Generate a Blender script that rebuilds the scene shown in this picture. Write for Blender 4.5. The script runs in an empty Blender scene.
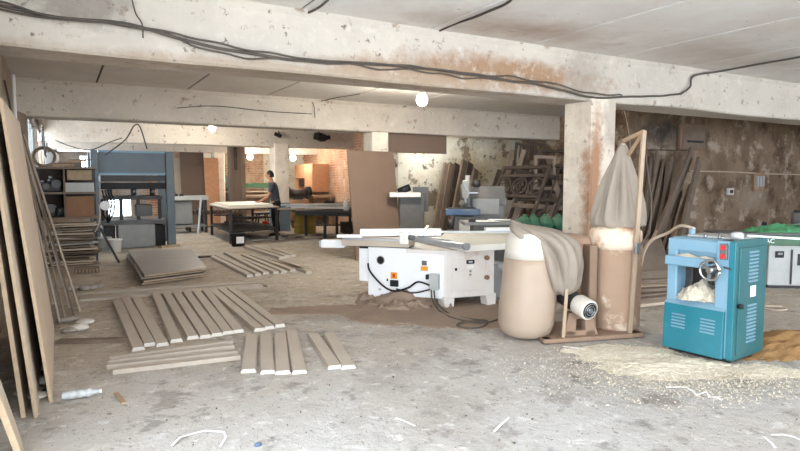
import bpy, bmesh, math, random
from mathutils import Vector, Matrix, Euler, noise
random.seed(7)
R = math.radians
col = bpy.context.scene.collection
# ---------------------------------------------------------------- camera numbers
FPX, YAW, PIT, CH = 595.0, R(29.8), R(4.37), 1.5
fw = Vector((math.sin(YAW)*math.cos(PIT), math.cos(YAW)*math.cos(PIT), -math.sin(PIT)))
rt = Vector((math.cos(YAW), -math.sin(YAW), 0))
upv = Vector((math.sin(YAW)*math.sin(PIT), math.cos(YAW)*math.sin(PIT), math.cos(PIT)))
def ray(px, py): return fw + rt*((px-400)/FPX) + upv*((225.5-py)/FPX)
def P(px, py, z=0.0):
    r = ray(px, py); t = (z-CH)/r.z
    return Vector((r.x*t, r.y*t, z))
def PY(px, py, Y):
    r = ray(px, py); t = Y/r.y
    return Vector((r.x*t, Y, CH+r.z*t))
def PX(px, py, X):
    r = ray(px, py); t = X/r.x
    return Vector((X, r.y*t, CH+r.z*t))
def PD(px, py, d):
    r = ray(px, py); t = d/(r.x*math.sin(YAW)+r.y*math.cos(YAW))
    return Vector((r.x*t, r.y*t, CH+r.z*t))

# ---------------------------------------------------------------- materials
def lin(c):
    o = []
    for v in c:
        v /= 255.0
        o.append(v/12.92 if v <= .04045 else ((v+.055)/1.055)**2.4)
    return (o[0], o[1], o[2], 1)
def mat(name, c, rough=.75, metal=0.0, var=.12, scale=6.0, dust=0.0, dustc=(176,160,142), bump=.08, bscale=40.0,
        stain=None, stscale=2.0, stth=(.55,.68), coord='Object', spec=.35, stretch=(1,1,1), trans=0):
    m = bpy.data.materials.new(name); m.use_nodes = True
    nt = m.node_tree; N = nt.nodes; L = nt.links
    b = N['Principled BSDF']
    b.inputs['Roughness'].default_value = rough; b.inputs['Metallic'].default_value = metal
    b.inputs['Specular IOR Level'].default_value = spec
    tc = N.new('ShaderNodeTexCoord'); mp = N.new('ShaderNodeMapping'); mp.inputs['Scale'].default_value = stretch
    L.new(tc.outputs[coord], mp.inputs['Vector'])
    def nz(s, det=5, r=.6):
        n = N.new('ShaderNodeTexNoise'); n.inputs['Scale'].default_value = s; n.inputs['Detail'].default_value = det
        n.inputs['Roughness'].default_value = r; L.new(mp.outputs[0], n.inputs['Vector']); return n
    def ramp(src, a, bb):
        r = N.new('ShaderNodeMapRange'); r.inputs['From Min'].default_value = a; r.inputs['From Max'].default_value = bb
        r.clamp = True; L.new(src, r.inputs['Value']); return r.outputs[0]
    def mix(f, a, bb):
        x = N.new('ShaderNodeMix'); x.data_type = 'RGBA'
        if isinstance(f, float): x.inputs[0].default_value = f
        else: L.new(f, x.inputs[0])
        for k, v in ((6, a), (7, bb)):
            if isinstance(v, tuple): x.inputs[k].default_value = v
            else: L.new(v, x.inputs[k])
        return x.outputs[2]
    l = lin(c)
    lo = tuple(v*(1-var) for v in l[:3])+(1,); hi = tuple(min(1, v*(1+var)) for v in l[:3])+(1,)
    n1 = nz(scale)
    cur = mix(ramp(n1.outputs[0], .3, .7), lo, hi)
    if stain:
        n3 = nz(stscale, 8, .7); cur = mix(ramp(n3.outputs[0], *stth), cur, lin(stain))
    if dust > 0:
        n2 = nz(scale*.6, 6, .65)
        geo = N.new('ShaderNodeNewGeometry'); sx = N.new('ShaderNodeSeparateXYZ'); L.new(geo.outputs['Normal'], sx.inputs[0])
        up_ = ramp(sx.outputs['Z'], -.2, .9)
        ad = N.new('ShaderNodeMath'); ad.operation = 'MULTIPLY_ADD'; L.new(up_, ad.inputs[0]); ad.inputs[1].default_value = .55
        L.new(ramp(n2.outputs[0], .35, .75), ad.inputs[2])
        ml = N.new('ShaderNodeMath'); ml.operation = 'MULTIPLY'; ml.use_clamp = True; L.new(ad.outputs[0], ml.inputs[0]); ml.inputs[1].default_value = dust
        cur = mix(ml.outputs[0], cur, lin(dustc))
    L.new(cur, b.inputs['Base Color'])
    if bump > 0:
        nb = nz(bscale, 6, .65); bp = N.new('ShaderNodeBump'); bp.inputs['Strength'].default_value = bump*2; bp.inputs['Distance'].default_value = .02
        L.new(nb.outputs[0], bp.inputs['Height']); L.new(bp.outputs[0], b.inputs['Normal'])
    if trans: b.inputs['Transmission Weight'].default_value = trans
    m['h'] = 0
    return m
def layered(name, base, layers, rough=.85, bump=.3, bscale=18, brick=None, joints=None):
    """wall/floor material; layers = (colour, scale, lo, hi, amount, stretch, offset)"""
    m = bpy.data.materials.new(name); m.use_nodes = True
    nt = m.node_tree; N = nt.nodes; L = nt.links; b = N['Principled BSDF']
    b.inputs['Roughness'].default_value = rough; b.inputs['Specular IOR Level'].default_value = .2
    geo = N.new('ShaderNodeNewGeometry')
    def mp(st, off):
        v = N.new('ShaderNodeMapping'); v.inputs['Scale'].default_value = st; v.inputs['Location'].default_value = off
        L.new(geo.outputs['Position'], v.inputs['Vector']); return v.outputs[0]
    cur = lin(base)
    if brick:
        sw = N.new('ShaderNodeSeparateXYZ'); L.new(geo.outputs['Position'], sw.inputs[0])
        ad = N.new('ShaderNodeMath'); ad.operation = 'ADD'; L.new(sw.outputs[0], ad.inputs[0]); L.new(sw.outputs[1], ad.inputs[1])
        cb = N.new('ShaderNodeCombineXYZ'); L.new(ad.outputs[0], cb.inputs[0]); L.new(sw.outputs[2], cb.inputs[1])
        bt = N.new('ShaderNodeTexBrick'); bt.inputs['Scale'].default_value = 1.0
        bt.inputs['Brick Width'].default_value = .24; bt.inputs['Row Height'].default_value = .085; bt.inputs['Mortar Size'].default_value = .012
        for i, cc in enumerate(brick): bt.inputs[i+1].default_value = lin(cc)
        L.new(cb.outputs[0], bt.inputs['Vector']); cur = bt.outputs['Color']
    for (c, s, lo, hi, amt, st, off) in layers:
        n = N.new('ShaderNodeTexNoise'); n.inputs['Scale'].default_value = s; n.inputs['Detail'].default_value = 9; n.inputs['Roughness'].default_value = .68
        L.new(mp(st, off), n.inputs['Vector'])
        r = N.new('ShaderNodeMapRange'); r.inputs['From Min'].default_value = lo; r.inputs['From Max'].default_value = hi; r.inputs['To Max'].default_value = amt
        L.new(n.outputs[0], r.inputs['Value'])
        x = N.new('ShaderNodeMix'); x.data_type = 'RGBA'; L.new(r.outputs[0], x.inputs[0])
        if isinstance(cur, tuple): x.inputs[6].default_value = cur
        else: L.new(cur, x.inputs[6])
        x.inputs[7].default_value = lin(c); cur = x.outputs[2]
    m['cur'] = 0
    if isinstance(cur, tuple): b.inputs['Base Color'].default_value = cur
    else: L.new(cur, b.inputs['Base Color'])
    n = N.new('ShaderNodeTexNoise'); n.inputs['Scale'].default_value = bscale; n.inputs['Detail'].default_value = 8; n.inputs['Roughness'].default_value = .7
    L.new(geo.outputs['Position'], n.inputs['Vector'])
    bp = N.new('ShaderNodeBump'); bp.inputs['Strength'].default_value = bump; bp.inputs['Distance'].default_value = .03
    L.new(n.outputs[0], bp.inputs['Height']); L.new(bp.outputs[0], b.inputs['Normal'])
    return m
def add_blot(m, centre, radii, c, amount=1.0, scale=3.0, soft=(.25, .9)):
    """a patch of colour, such as a stain, with its own place and outline: ellipsoid broken up by noise"""
    nt = m.node_tree; N = nt.nodes; L = nt.links; b = N['Principled BSDF']
    src = b.inputs['Base Color'].links[0].from_socket
    geo = N.new('ShaderNodeNewGeometry')
    s = N.new('ShaderNodeVectorMath'); s.operation = 'SUBTRACT'; L.new(geo.outputs['Position'], s.inputs[0]); s.inputs[1].default_value = centre
    d = N.new('ShaderNodeVectorMath'); d.operation = 'DIVIDE'; L.new(s.outputs[0], d.inputs[0]); d.inputs[1].default_value = radii
    ln = N.new('ShaderNodeVectorMath'); ln.operation = 'LENGTH'; L.new(d.outputs[0], ln.inputs[0])
    n = N.new('ShaderNodeTexNoise'); n.inputs['Scale'].default_value = scale; n.inputs['Detail'].default_value = 8; n.inputs['Roughness'].default_value = .7
    L.new(geo.outputs['Position'], n.inputs['Vector'])
    a = N.new('ShaderNodeMath'); a.operation = 'MULTIPLY_ADD'; L.new(n.outputs[0], a.inputs[0]); a.inputs[1].default_value = 1.6; a.inputs[2].default_value = .1
    q = N.new('ShaderNodeMath'); q.operation = 'SUBTRACT'; L.new(a.outputs[0], q.inputs[0]); L.new(ln.outputs['Value'], q.inputs[1])
    r = N.new('ShaderNodeMapRange'); r.inputs['From Min'].default_value = -soft[0]; r.inputs['From Max'].default_value = soft[1]; r.inputs['To Max'].default_value = amount
    L.new(q.outputs[0], r.inputs['Value'])
    x = N.new('ShaderNodeMix'); x.data_type = 'RGBA'; L.new(r.outputs[0], x.inputs[0]); L.new(src, x.inputs[6]); x.inputs[7].default_value = lin(c)
    L.new(x.outputs[2], b.inputs['Base Color'])
def emit(name, c, s):
    m = bpy.data.materials.new(name); m.use_nodes = True; b = m.node_tree.nodes['Principled BSDF']
    b.inputs['Base Color'].default_value = lin(c); b.inputs['Emission Color'].default_value = lin(c); b.inputs['Emission Strength'].default_value = s
    return m

def add_layer(m, c, sc, lo, hi, amt, off=(0,0,0)):
    nt = m.node_tree; N = nt.nodes; L = nt.links; b = N['Principled BSDF']
    src = b.inputs['Base Color'].links[0].from_socket
    geo = N.new('ShaderNodeNewGeometry'); v = N.new('ShaderNodeMapping'); v.inputs['Location'].default_value = off; L.new(geo.outputs['Position'], v.inputs['Vector'])
    n = N.new('ShaderNodeTexNoise'); n.inputs['Scale'].default_value = sc; n.inputs['Detail'].default_value = 9; n.inputs['Roughness'].default_value = .68; L.new(v.outputs[0], n.inputs['Vector'])
    r = N.new('ShaderNodeMapRange'); r.inputs['From Min'].default_value = lo; r.inputs['From Max'].default_value = hi; r.inputs['To Max'].default_value = amt; L.new(n.outputs[0], r.inputs['Value'])
    x = N.new('ShaderNodeMix'); x.data_type = 'RGBA'; L.new(r.outputs[0], x.inputs[0]); L.new(src, x.inputs[6]); x.inputs[7].default_value = lin(c)
    L.new(x.outputs[2], b.inputs['Base Color'])
O1 = (1,1,1); Z3 = (0,0,0)
M = {}
M['floor'] = layered('dusty_concrete_floor', (186,175,160), [
    ((168,151,131), .35, .42, .62, .8, O1, (3,1,0)), ((192,186,178), .9, .5, .72, .8, O1, (0,4,0)),
    ((134,123,111), 2.3, .58, .76, .6, O1, (9,2,0)), ((158,147,134), 9, .52, .70, .4, O1, (1,7,0)),
    ((88,82,76), 22, .60, .68, .75, O1, Z3), ((110,104,97), 5, .59, .66, .55, O1, (6,1,0)), ((208,206,202), 15, .58, .66, .6, O1, (5,5,0)), ((214,212,208), 3.2, .57, .64, .5, O1, (2,5,0))], rough=.9, bump=.9, bscale=12)
add_blot(M['floor'], (2.0,2.4,0), (6.0,3.2,1), (184,181,176), .9, 1.2, (.3,.8))  # paler, greyer patch over the near floor
add_layer(M['floor'], (150,142,133), 1.6, .52, .66, .55, (3,3,1))
add_layer(M['floor'], (118,112,105), 3.8, .565, .64, .6, (6,1,0))
add_layer(M['floor'], (92,86,80), 16, .60, .66, .75, (1,9,0))
add_layer(M['floor'], (216,213,208), 7, .57, .63, .6, (2,5,3))
add_layer(M['floor'], (110,98,86), 2.2, .60, .66, .45, (12,5,3))
M['ceiling'] = layered('whitewashed_ceiling', (224,220,213), [
    ((206,197,187), .8, .42, .66, .7, O1, Z3), ((176,158,142), .5, .56, .74, .6, O1, (4,0,0)), ((96,88,80), 12, .64, .68, .8, O1, Z3)], bump=.12, bscale=9)
M['joint_mortar'] = mat('dark_slab_joint', (74,66,58), .9, var=.3)
add_blot(M['ceiling'], (4.2,4.9,3.08), (1.5,.5,.5), (150,118,92), .7, 2.0)
add_blot(M['ceiling'], (7.2,4.6,3.08), (1.6,.7,.5), (162,140,120), .5, 2.0)
add_blot(M['ceiling'], (1.0,4.6,3.08), (1.2,.7,.5), (150,138,126), .6, 2.0)
M['beam'] = layered('flaking_whitewash_beam', (194,184,170), [
    ((170,161,150), .9, .42, .66, .7, O1, Z3), ((152,133,115), .6, .58, .74, .6, O1, (2,8,0)), ((98,88,78), 9, .615, .66, .85, O1, (0,3,0)),
    ((208,200,188), 3.5, .6, .7, .8, O1, Z3)], bump=.35, bscale=12)
M['column'] = layered('flaking_whitewash_column', (226,214,196), [
    ((190,176,158), 1.6, .45, .66, .7, O1, Z3), ((128,114,100), 9, .60, .66, .8, O1, Z3)], bump=.35, bscale=12)
add_blot(M['beam'], (4.6,5.4,2.72), (1.9,.6,.22), (150,116,86), .9, 5.0, (.1,.5))
add_blot(M['beam'], (3.4,5.4,2.62), (1.5,.6,.16), (164,138,112), .8, 4.0, (.1,.4))
add_layer(M['beam'], (200,190,176), 9, .55, .64, .5, (5,2,2))
add_layer(M['beam'], (120,92,68), 5, .60, .66, .6, (1,2,7))
add_blot(M['beam'], (5.75,5.6,2.75), (.5,.6,.5), (150,140,128), .6, 6.0, (.1,.4))
add_blot(M['beam'], (2.0,5.4,2.52), (3.0,.6,.09), (158,138,116), .7, 4.0, (.1,.5))
add_blot(M['beam'], (.2,5.4,2.9), (.5,.6,.25), (120,110,100), .7, 4.0, (.1,.5))
add_blot(M['column'], (5.93,5.36,1.35), (.16,.26,1.2), (160,120,90), .95, 4.0, (.1,.4))
add_blot(M['column'], (6.25,5.35,2.25), (.25,.4,.5), (150,138,122), .6, 8.0, (.1,.4))
M['wall_left'] = layered('stained_plaster_left', (160,150,138), [((126,106,88), 1.0, .42, .62, .9, O1, Z3), ((84,70,58), 6, .6, .72, .7, O1, Z3)])
M['wall_right'] = layered('bare_earthy_plaster', (124,103,84), [
    ((150,130,108), 1.1, .42, .60, .9, O1, (3,0,0)), ((92,72,56), 1.3, .50, .62, .85, O1, Z3), ((184,168,148), 2.2, .54, .62, .8, O1, (7,0,2)), ((60,50,42), 8, .64, .72, .7, O1, Z3)], bump=.5)
add_blot(M['wall_right'], (12.4,9.2,2.6), (1.3,.6,.42), (58,56,56), .85, 3.0)
add_blot(M['wall_right'], (16.2,9.2,1.0), (.9,.6,.4), (178,162,142), .7, 3.0)
M['wall_peel'] = layered('peeling_pale_plaster', (214,210,194), [
    ((184,166,132), .9, .44, .64, .9, O1, Z3), ((122,106,86), 1.8, .55, .60, .9, O1, (1,0,4)), ((70,60,50), 4, .58, .64, .85, O1, Z3), ((222,218,200), 3, .58, .68, .8, O1, (8,0,0))], bump=.5)
M['wall_brick'] = layered('brick_and_plaster', (150,100,76), [((182,158,134), 1.6, .40, .56, .9, O1, Z3), ((104,82,68), 7, .56, .66, .7, O1, Z3), ((206,188,164), 5, .57, .66, .7, O1, (4,4,4))], brick=((158,98,70),(124,78,58),(176,150,128)))
M['wall_orange'] = layered('orange_brick_plaster', (186,148,120), [((190,158,132), 1.4, .38, .54, .95, O1, Z3), ((134,92,68), 4, .56, .66, .7, O1, (2,2,0)), ((222,204,170), 2.4, .56, .64, .7, O1, (2,6,0))], brick=((188,124,92),(158,100,72),(200,170,144)))
M['plinth_blue'] = mat('blue_plinth_paint', (104,118,128), .6)
M['mdf'] = mat('mdf_face', (184,164,143), .7, var=.06, scale=3, dust=.2, dustc=(194,178,160), bump=.02)
M['mdf_pale'] = mat('mdf_pale_face', (190,175,156), .7, var=.07, scale=3, dust=.3, bump=.02)
M['mdf_brown'] = mat('brown_board', (112,92,77), .65, var=.05, scale=2, bump=.02)
M['mdf_orange'] = mat('orange_particleboard', (186,136,100), .7, var=.1, scale=9, bump=.03)
M['mdf_edge'] = mat('board_edge', (172,150,122), .75, var=.12, scale=20, bump=.03)
M['edge_dark'] = mat('board_edge_dark', (84,66,52), .8, var=.2, scale=20)
M['slat'] = mat('grey_slat_face', (170,158,143), .6, var=.06, scale=5, dust=.25, dustc=(182,170,155), bump=.02)
M['slat_end'] = mat('slat_end_core', (206,199,187), .7, var=.06, scale=20, bump=.02)
M['door_face'] = mat('grey_laminate', (140,134,131), .5, var=.05, scale=3, dust=.15, bump=.01)
M['wood_old'] = mat('weathered_wood', (104,88,74), .85, var=.25, scale=5, dust=.35, dustc=(142,126,110), stretch=(1,1,.15))
M['wood_dark'] = mat('dark_old_wood', (56,46,40), .85, var=.3, scale=5, dust=.3, dustc=(110,96,84))
M['wood_mid'] = mat('plain_timber', (160,132,100), .75, var=.15, scale=6, dust=.25)
M['wood_light'] = mat('pale_timber', (158,136,112), .7, var=.1, scale=6, dust=.2)
M['plank_grey'] = mat('grey_brown_plank', (120,104,90), .85, var=.2, scale=4, dust=.3, dustc=(150,136,122))
M['dark'] = mat('dark_metal', (42,42,44), .5, .1, var=.2, dust=.25, dustc=(110,100,92))
M['black'] = mat('black_rubber', (24,24,26), .6, var=.2, bump=.02)
M['steel'] = mat('bare_steel', (150,152,154), .35, .85, var=.1, dust=.15)
M['chrome'] = mat('chrome', (205,208,210), .18, 1.0, var=.04, bump=0)
M['grey_paint'] = mat('grey_machine_paint', (128,132,132), .5, var=.1, dust=.25)
M['grey_dark'] = mat('dark_grey_paint', (78,82,84), .5, var=.12, dust=.2)
M['grey_light'] = mat('light_grey_paint', (176,178,174), .5, var=.08, dust=.2)
M['press_blue'] = mat('blue_grey_press_paint', (82,95,102), .45, var=.08, scale=3, dust=.12, bump=.02)
M['white'] = mat('white_machine_paint', (236,236,234), .4, var=.03, scale=3, dust=.10, dustc=(200,180,160), bump=.01)
M['white_dusty'] = mat('white_paint_sawdusted', (222,216,208), .6, var=.04, scale=3, dust=.3, dustc=(190,160,134), stain=(172,136,108), stscale=2.2, stth=(.56,.75), bump=.02)
M['cream'] = mat('cream_table_face', (230,227,214), .45, var=.04, scale=4, dust=.1, dustc=(205,192,172), bump=.01)
M['alu'] = mat('aluminium', (190,194,196), .35, .6, var=.06, scale=4, dust=.2, dustc=(190,180,168), bump=.02)
M['teal'] = mat('teal_machine_paint', (14,104,116), .4, var=.08, scale=3, dust=.10, dustc=(150,170,170), stain=(44,122,138), stscale=3, stth=(.58,.75), bump=.01)
M['teal_side'] = mat('teal_paint_side', (16,86,90), .4, var=.08, scale=3, dust=.08, bump=.01)  # darker, greener teal for the planer's side and lower body
M['light_blue'] = mat('pale_blue_paint', (112,148,166), .45, var=.06, scale=3, dust=.15, dustc=(180,180,172), bump=.01)
M['green'] = mat('green_paint', (38,96,66), .5, var=.12, dust=.2)
M['green_bag'] = mat('green_sack_cloth', (34,88,64), .7, var=.15, scale=8, dust=.1)
M['blue'] = mat('blue_table_paint', (34,76,112), .5, var=.1, dust=.2)
M['red'] = mat('red_button', (200,44,40), .4, bump=0)
M['yellow'] = mat('yellow_sticker', (226,152,44), .5, var=.03, bump=0)
M['yellow_drum'] = mat('yellow_olive_paint', (160,132,40), .6, var=.15, dust=.2)
M['bag_plastic'] = mat('dusty_plastic_bag', (164,145,126), .5, var=.07, scale=2.5, dust=.2, dustc=(160,132,110), bump=.05, bscale=8)
M['bag_cream'] = mat('cream_bag_fabric', (198,189,175), .8, var=.04, scale=4, bump=.05)
M['bag_cloth'] = mat('grey_beige_bag_cloth', (138,127,113), .9, var=.07, scale=4, dust=.2, bump=.08)
M['bag_brown'] = mat('sawdust_coated_bag', (156,130,108), .8, var=.1, scale=2.5, dust=.3, dustc=(168,132,104), stain=(214,196,174), stscale=2.6, stth=(.56,.66))
M['dust_metal'] = mat('sawdust_coated_metal', (132,108,88), .85, var=.12, scale=5, dust=.5, dustc=(152,126,104))
M['sawdust'] = mat('brown_sawdust', (158,136,117), .95, var=.08, scale=3, bump=.3, bscale=60, coord='Object')
M['shavings'] = mat('pale_wood_shavings', (212,200,178), .9, var=.12, scale=12, bump=.3, bscale=60)
M['ochre_dust'] = mat('ochre_sawdust', (150,114,72), .95, var=.15, scale=6, bump=.3, bscale=50)
M['debris'] = mat('floor_grit', (150,142,132), .9, var=.3, scale=8)
M['paper'] = mat('white_paper', (240,240,240), .7, var=.02, bump=0)
M['strip'] = mat('white_edge_strip', (240,240,238), .5, var=.02, bump=0)
M['cardboard'] = mat('cardboard', (138,104,78), .85, var=.08)
M['skin'] = mat('skin', (172,124,96), .55, var=.04, bump=0)
M['hair'] = mat('dark_hair', (26,22,20), .7, var=.2)
M['shirt'] = mat('charcoal_shirt', (66,68,74), .9, var=.08)
M['trouser'] = mat('black_trousers', (26,26,30), .9, var=.1)
M['plastic_white'] = mat('white_plastic', (224,222,216), .5, var=.04, dust=.2, bump=.01)
M['plastic_clear'] = mat('crumpled_clear_plastic', (176,178,176), .25, var=.1, scale=20, bump=.1, bscale=25)
M['bulb'] = emit('lit_led_bulb', (255,248,236), 520)
M['bulb_warm'] = emit('lit_led_bulb_warm', (255,244,228), 170)
M['glass'] = mat('window_glass', (235,240,242), .03, var=0, bump=0, trans=1.0)
M['cable'] = mat('dusty_black_cable', (84,76,68), .8, var=.2)
M['cable_pale'] = mat('beige_hose', (190,172,150), .7, var=.1)

# ---------------------------------------------------------------- mesh builder
class MB:
    def __init__(s): s.bm = bmesh.new()
    def _add(s, verts, faces, mi=0, smooth=False):
        vs = [s.bm.verts.new(v) for v in verts]
        for f in faces:
            try:
                q = s.bm.faces.new([vs[i] for i in f]); q.material_index = mi; q.smooth = smooth
            except ValueError: pass
        return vs
    def box(s, c, size, rot=None, mi=0):
        c = Vector(c); h = Vector(size)*.5
        m = Matrix.Identity(3) if rot is None else (Euler(rot).to_matrix() if not isinstance(rot, Matrix) else rot)
        v = [c + m @ Vector((x*h.x, y*h.y, z*h.z)) for x in (-1,1) for y in (-1,1) for z in (-1,1)]
        s._add(v, [(0,1,3,2),(4,6,7,5),(0,4,5,1),(2,3,7,6),(0,2,6,4),(1,5,7,3)], mi); return s
    def bar(s, p0, p1, w, h, up=(0,0,1), mi=0):
        p0 = Vector(p0); p1 = Vector(p1); d = p1-p0; L = d.length; x = d.normalized()
        u = Vector(up); y = u.cross(x)
        if y.length < 1e-4: y = Vector((1,0,0)).cross(x)
        y.normalize(); z = x.cross(y)
        m = Matrix((x, y, z)).transposed()
        return s.box((p0+p1)*.5, (L, w, h), m, mi)
    def hexa(s, bottom, top, mi=0):
        n = len(bottom); v = [Vector(p) for p in bottom]+[Vector(p) for p in top]
        f = [tuple(reversed(range(n))), tuple(range(n, 2*n))]+[(i, (i+1) % n, n+(i+1) % n, n+i) for i in range(n)]
        s._add(v, f, mi); return s
    def prism(s, poly, z0, z1, mi=0): return s.hexa([(p[0],p[1],z0) for p in poly], [(p[0],p[1],z1) for p in poly], mi)
    def cyl(s, p0, p1, r0, r1=None, n=20, mi=0, smooth=True):
        r1 = r0 if r1 is None else r1
        return s.tube([p0, p1], [r0, r1], n, mi, smooth)
    def tube(s, pts, r, n=8, mi=0, smooth=True):
        pts = [Vector(p) for p in pts]; k = len(pts)
        rs = r if isinstance(r, (list, tuple)) else [r]*k
        d0 = (pts[1]-pts[0]).normalized()
        u = d0.orthogonal().normalized(); rings = []
        for i, p in enumerate(pts):
            d = (pts[min(i+1,k-1)]-pts[max(i-1,0)])
            d = d.normalized() if d.length > 1e-9 else d0
            u = (u - d*u.dot(d)); u = u.normalized() if u.length > 1e-6 else d.orthogonal().normalized()
            w = d.cross(u)
            rings.append([s.bm.verts.new(p+(u*math.cos(2*math.pi*j/n)+w*math.sin(2*math.pi*j/n))*rs[i]) for j in range(n)])
        for i in range(k-1):
            for j in range(n):
                f = s.bm.faces.new((rings[i][j], rings[i][(j+1)%n], rings[i+1][(j+1)%n], rings[i+1][j])); f.smooth = smooth; f.material_index = mi
        for ring, rev in ((rings[0], True), (rings[-1], False)):
            f = s.bm.faces.new(list(reversed(ring)) if rev else ring); f.material_index = mi
        return s
    def rings(s, loops, closed=True, caps=True, mi=0, smooth=True):
        """loft through equal-length loops of points"""
        vs = [[s.bm.verts.new(p) for p in lp] for lp in loops]; n = len(loops[0])
        for i in range(len(vs)-1):
            for j in range(n if closed else n-1):
                f = s.bm.faces.new((vs[i][j], vs[i][(j+1)%n], vs[i+1][(j+1)%n], vs[i+1][j])); f.smooth = smooth; f.material_index = mi
        if caps:
            for l, rev in ((vs[0], True), (vs[-1], False)):
                f = s.bm.faces.new(list(reversed(l)) if rev else l); f.material_index = mi
        return s
    def lathe(s, prof, n=28, c=(0,0,0), mi=0, wob=0, seed=0):
        c = Vector(c); loops = []
        for (r, z) in prof:
            lp = []
            for j in range(n):
                a = 2*math.pi*j/n
                q = r*(1+wob*noise.noise(Vector((math.cos(a)*1.5+seed, math.sin(a)*1.5, z*3))))
                lp.append(c+Vector((q*math.cos(a), q*math.sin(a), z)))
            loops.append(lp)
        return s.rings(loops, mi=mi)
    def shear_lathe(s, prof, x0, kx, y, n=36, wob=.05, seed=0):
        loops = []
        for (r, z) in prof:
            loops.append([Vector((x0+kx*z+r*math.cos(a)*(1+wob*noise.noise(Vector((math.cos(a)*1.5+seed, math.sin(a)*1.5, z*3)))), y+r*math.sin(a), z)) for a in [2*math.pi*j/n for j in range(n)]])
        return s.rings(loops)
    def ball(s, c, r, n=12, sq=(1,1,1), mi=0):
        c = Vector(c); loops = []
        for i in range(1, n):
            t = math.pi*i/n
            loops.append([c+Vector((r*sq[0]*math.sin(t)*math.cos(a), r*sq[1]*math.sin(t)*math.sin(a), -r*sq[2]*math.cos(t))) for a in [2*math.pi*j/(n*2) for j in range(n*2)]])
        return s.rings(loops, mi=mi)
    def sack(s, c, rx, ry, h, seed=0, n=18, mi=0):
        c = Vector(c); loops = []
        for i in range(11):
            t = i/10; pr = math.sin(math.pi*min(1, .12+t*.86))**.45
            lp = []
            for j in range(n):
                a = 2*math.pi*j/n
                k = pr*(1+.16*noise.noise(Vector((math.cos(a)*2+seed, math.sin(a)*2, t*2.5))))
                lp.append(c+Vector((rx*k*math.cos(a), ry*k*math.sin(a), h*t)))
            loops.append(lp)
        return s.rings(loops, mi=mi)
    def mound(s, c, rx, ry, h, seed=0, n=40, rot=0, pw=1.0, rough=.25):
        c = Vector(c); vs = {}
        for i in range(n+1):
            for j in range(n+1):
                x = 2*i/n-1; y = 2*j/n-1; r = math.hypot(x, y)
                nn = noise.noise(Vector((x*1.7+seed, y*1.7, 0)))*.45+noise.noise(Vector((x*4+seed, y*4, 3)))*.2
                hf = noise.noise(Vector((x*13+seed, y*13, 7)))*.22+noise.noise(Vector((x*29+seed, y*29, 1)))*.16
                e = max(0, 1-r*(1+nn)+hf*min(1, r*1.6)-.06)
                if r > 1.0: e = 0
                z = h*(e**pw)*(1+rough*noise.noise(Vector((x*6, y*6, seed))))
                if e <= 0: z = -.004
                X = x*rx*math.cos(rot)-y*ry*math.sin(rot); Y = x*rx*math.sin(rot)+y*ry*math.cos(rot)
                vs[i,j] = (s.bm.verts.new(c+Vector((X, Y, z))), e)
        for i in range(n):
            for j in range(n):
                q = [vs[i,j], vs[i+1,j], vs[i+1,j+1], vs[i,j+1]]
                if max(v[1] for v in q) > 0:
                    f = s.bm.faces.new([v[0] for v in q]); f.smooth = True
        for v in list(s.bm.verts):
            if not v.link_faces: s.bm.verts.remove(v)
        return s
    def build(s, name, m, parent=None, loc=None, rz=0, bevel=0, smooth=False, solid=0, sub=0, rot=None):
        me = bpy.data.meshes.new(name)
        bmesh.ops.recalc_face_normals(s.bm, faces=s.bm.faces)
        s.bm.to_mesh(me); s.bm.free()
        for q in (m if isinstance(m, (list, tuple)) else [m]): me.materials.append(M[q] if isinstance(q, str) else q)
        o = bpy.data.objects.new(name, me); col.objects.link(o)
        if parent: o.parent = parent
        if loc is not None: o.location = loc
        if rot is not None: o.rotation_euler = rot
        elif rz: o.rotation_euler = (0,0,rz)
        if solid:
            q = o.modifiers.new('solid', 'SOLIDIFY'); q.thickness = solid; q.offset = 0
        if bevel:
            q = o.modifiers.new('bevel', 'BEVEL'); q.width = bevel; q.segments = 2; q.limit_method = 'ANGLE'; q.angle_limit = R(40)
        if sub:
            q = o.modifiers.new('sub', 'SUBSURF'); q.levels = sub; q.render_levels = sub
        return o
def tag(o, label, cat, group=None, kind=None):
    o['label'] = label; o['category'] = cat
    if group: o['group'] = group
    if kind: o['kind'] = kind
    return o
def thing(name, label, cat, loc=(0,0,0), rz=0, group=None, rot=None):
    o = bpy.data.objects.new(name, None); col.objects.link(o); o.empty_display_size = .1
    o.location = loc; o.rotation_euler = rot if rot else (0,0,rz)
    return tag(o, label, cat, group)
def struct(o): o['kind'] = 'structure'; return o
def copy_tree(o, parent=None):
    c = o.copy(); col.objects.link(c); c.parent = parent
    for ch in list(o.children): copy_tree(ch, c)
    return c
ORD = ['first','second','third','fourth','fifth','sixth','seventh','eighth','ninth','tenth','eleventh','twelfth','thirteenth','fourteenth','fifteenth','sixteenth','seventeenth','eighteenth']

exec_parts = []
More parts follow.
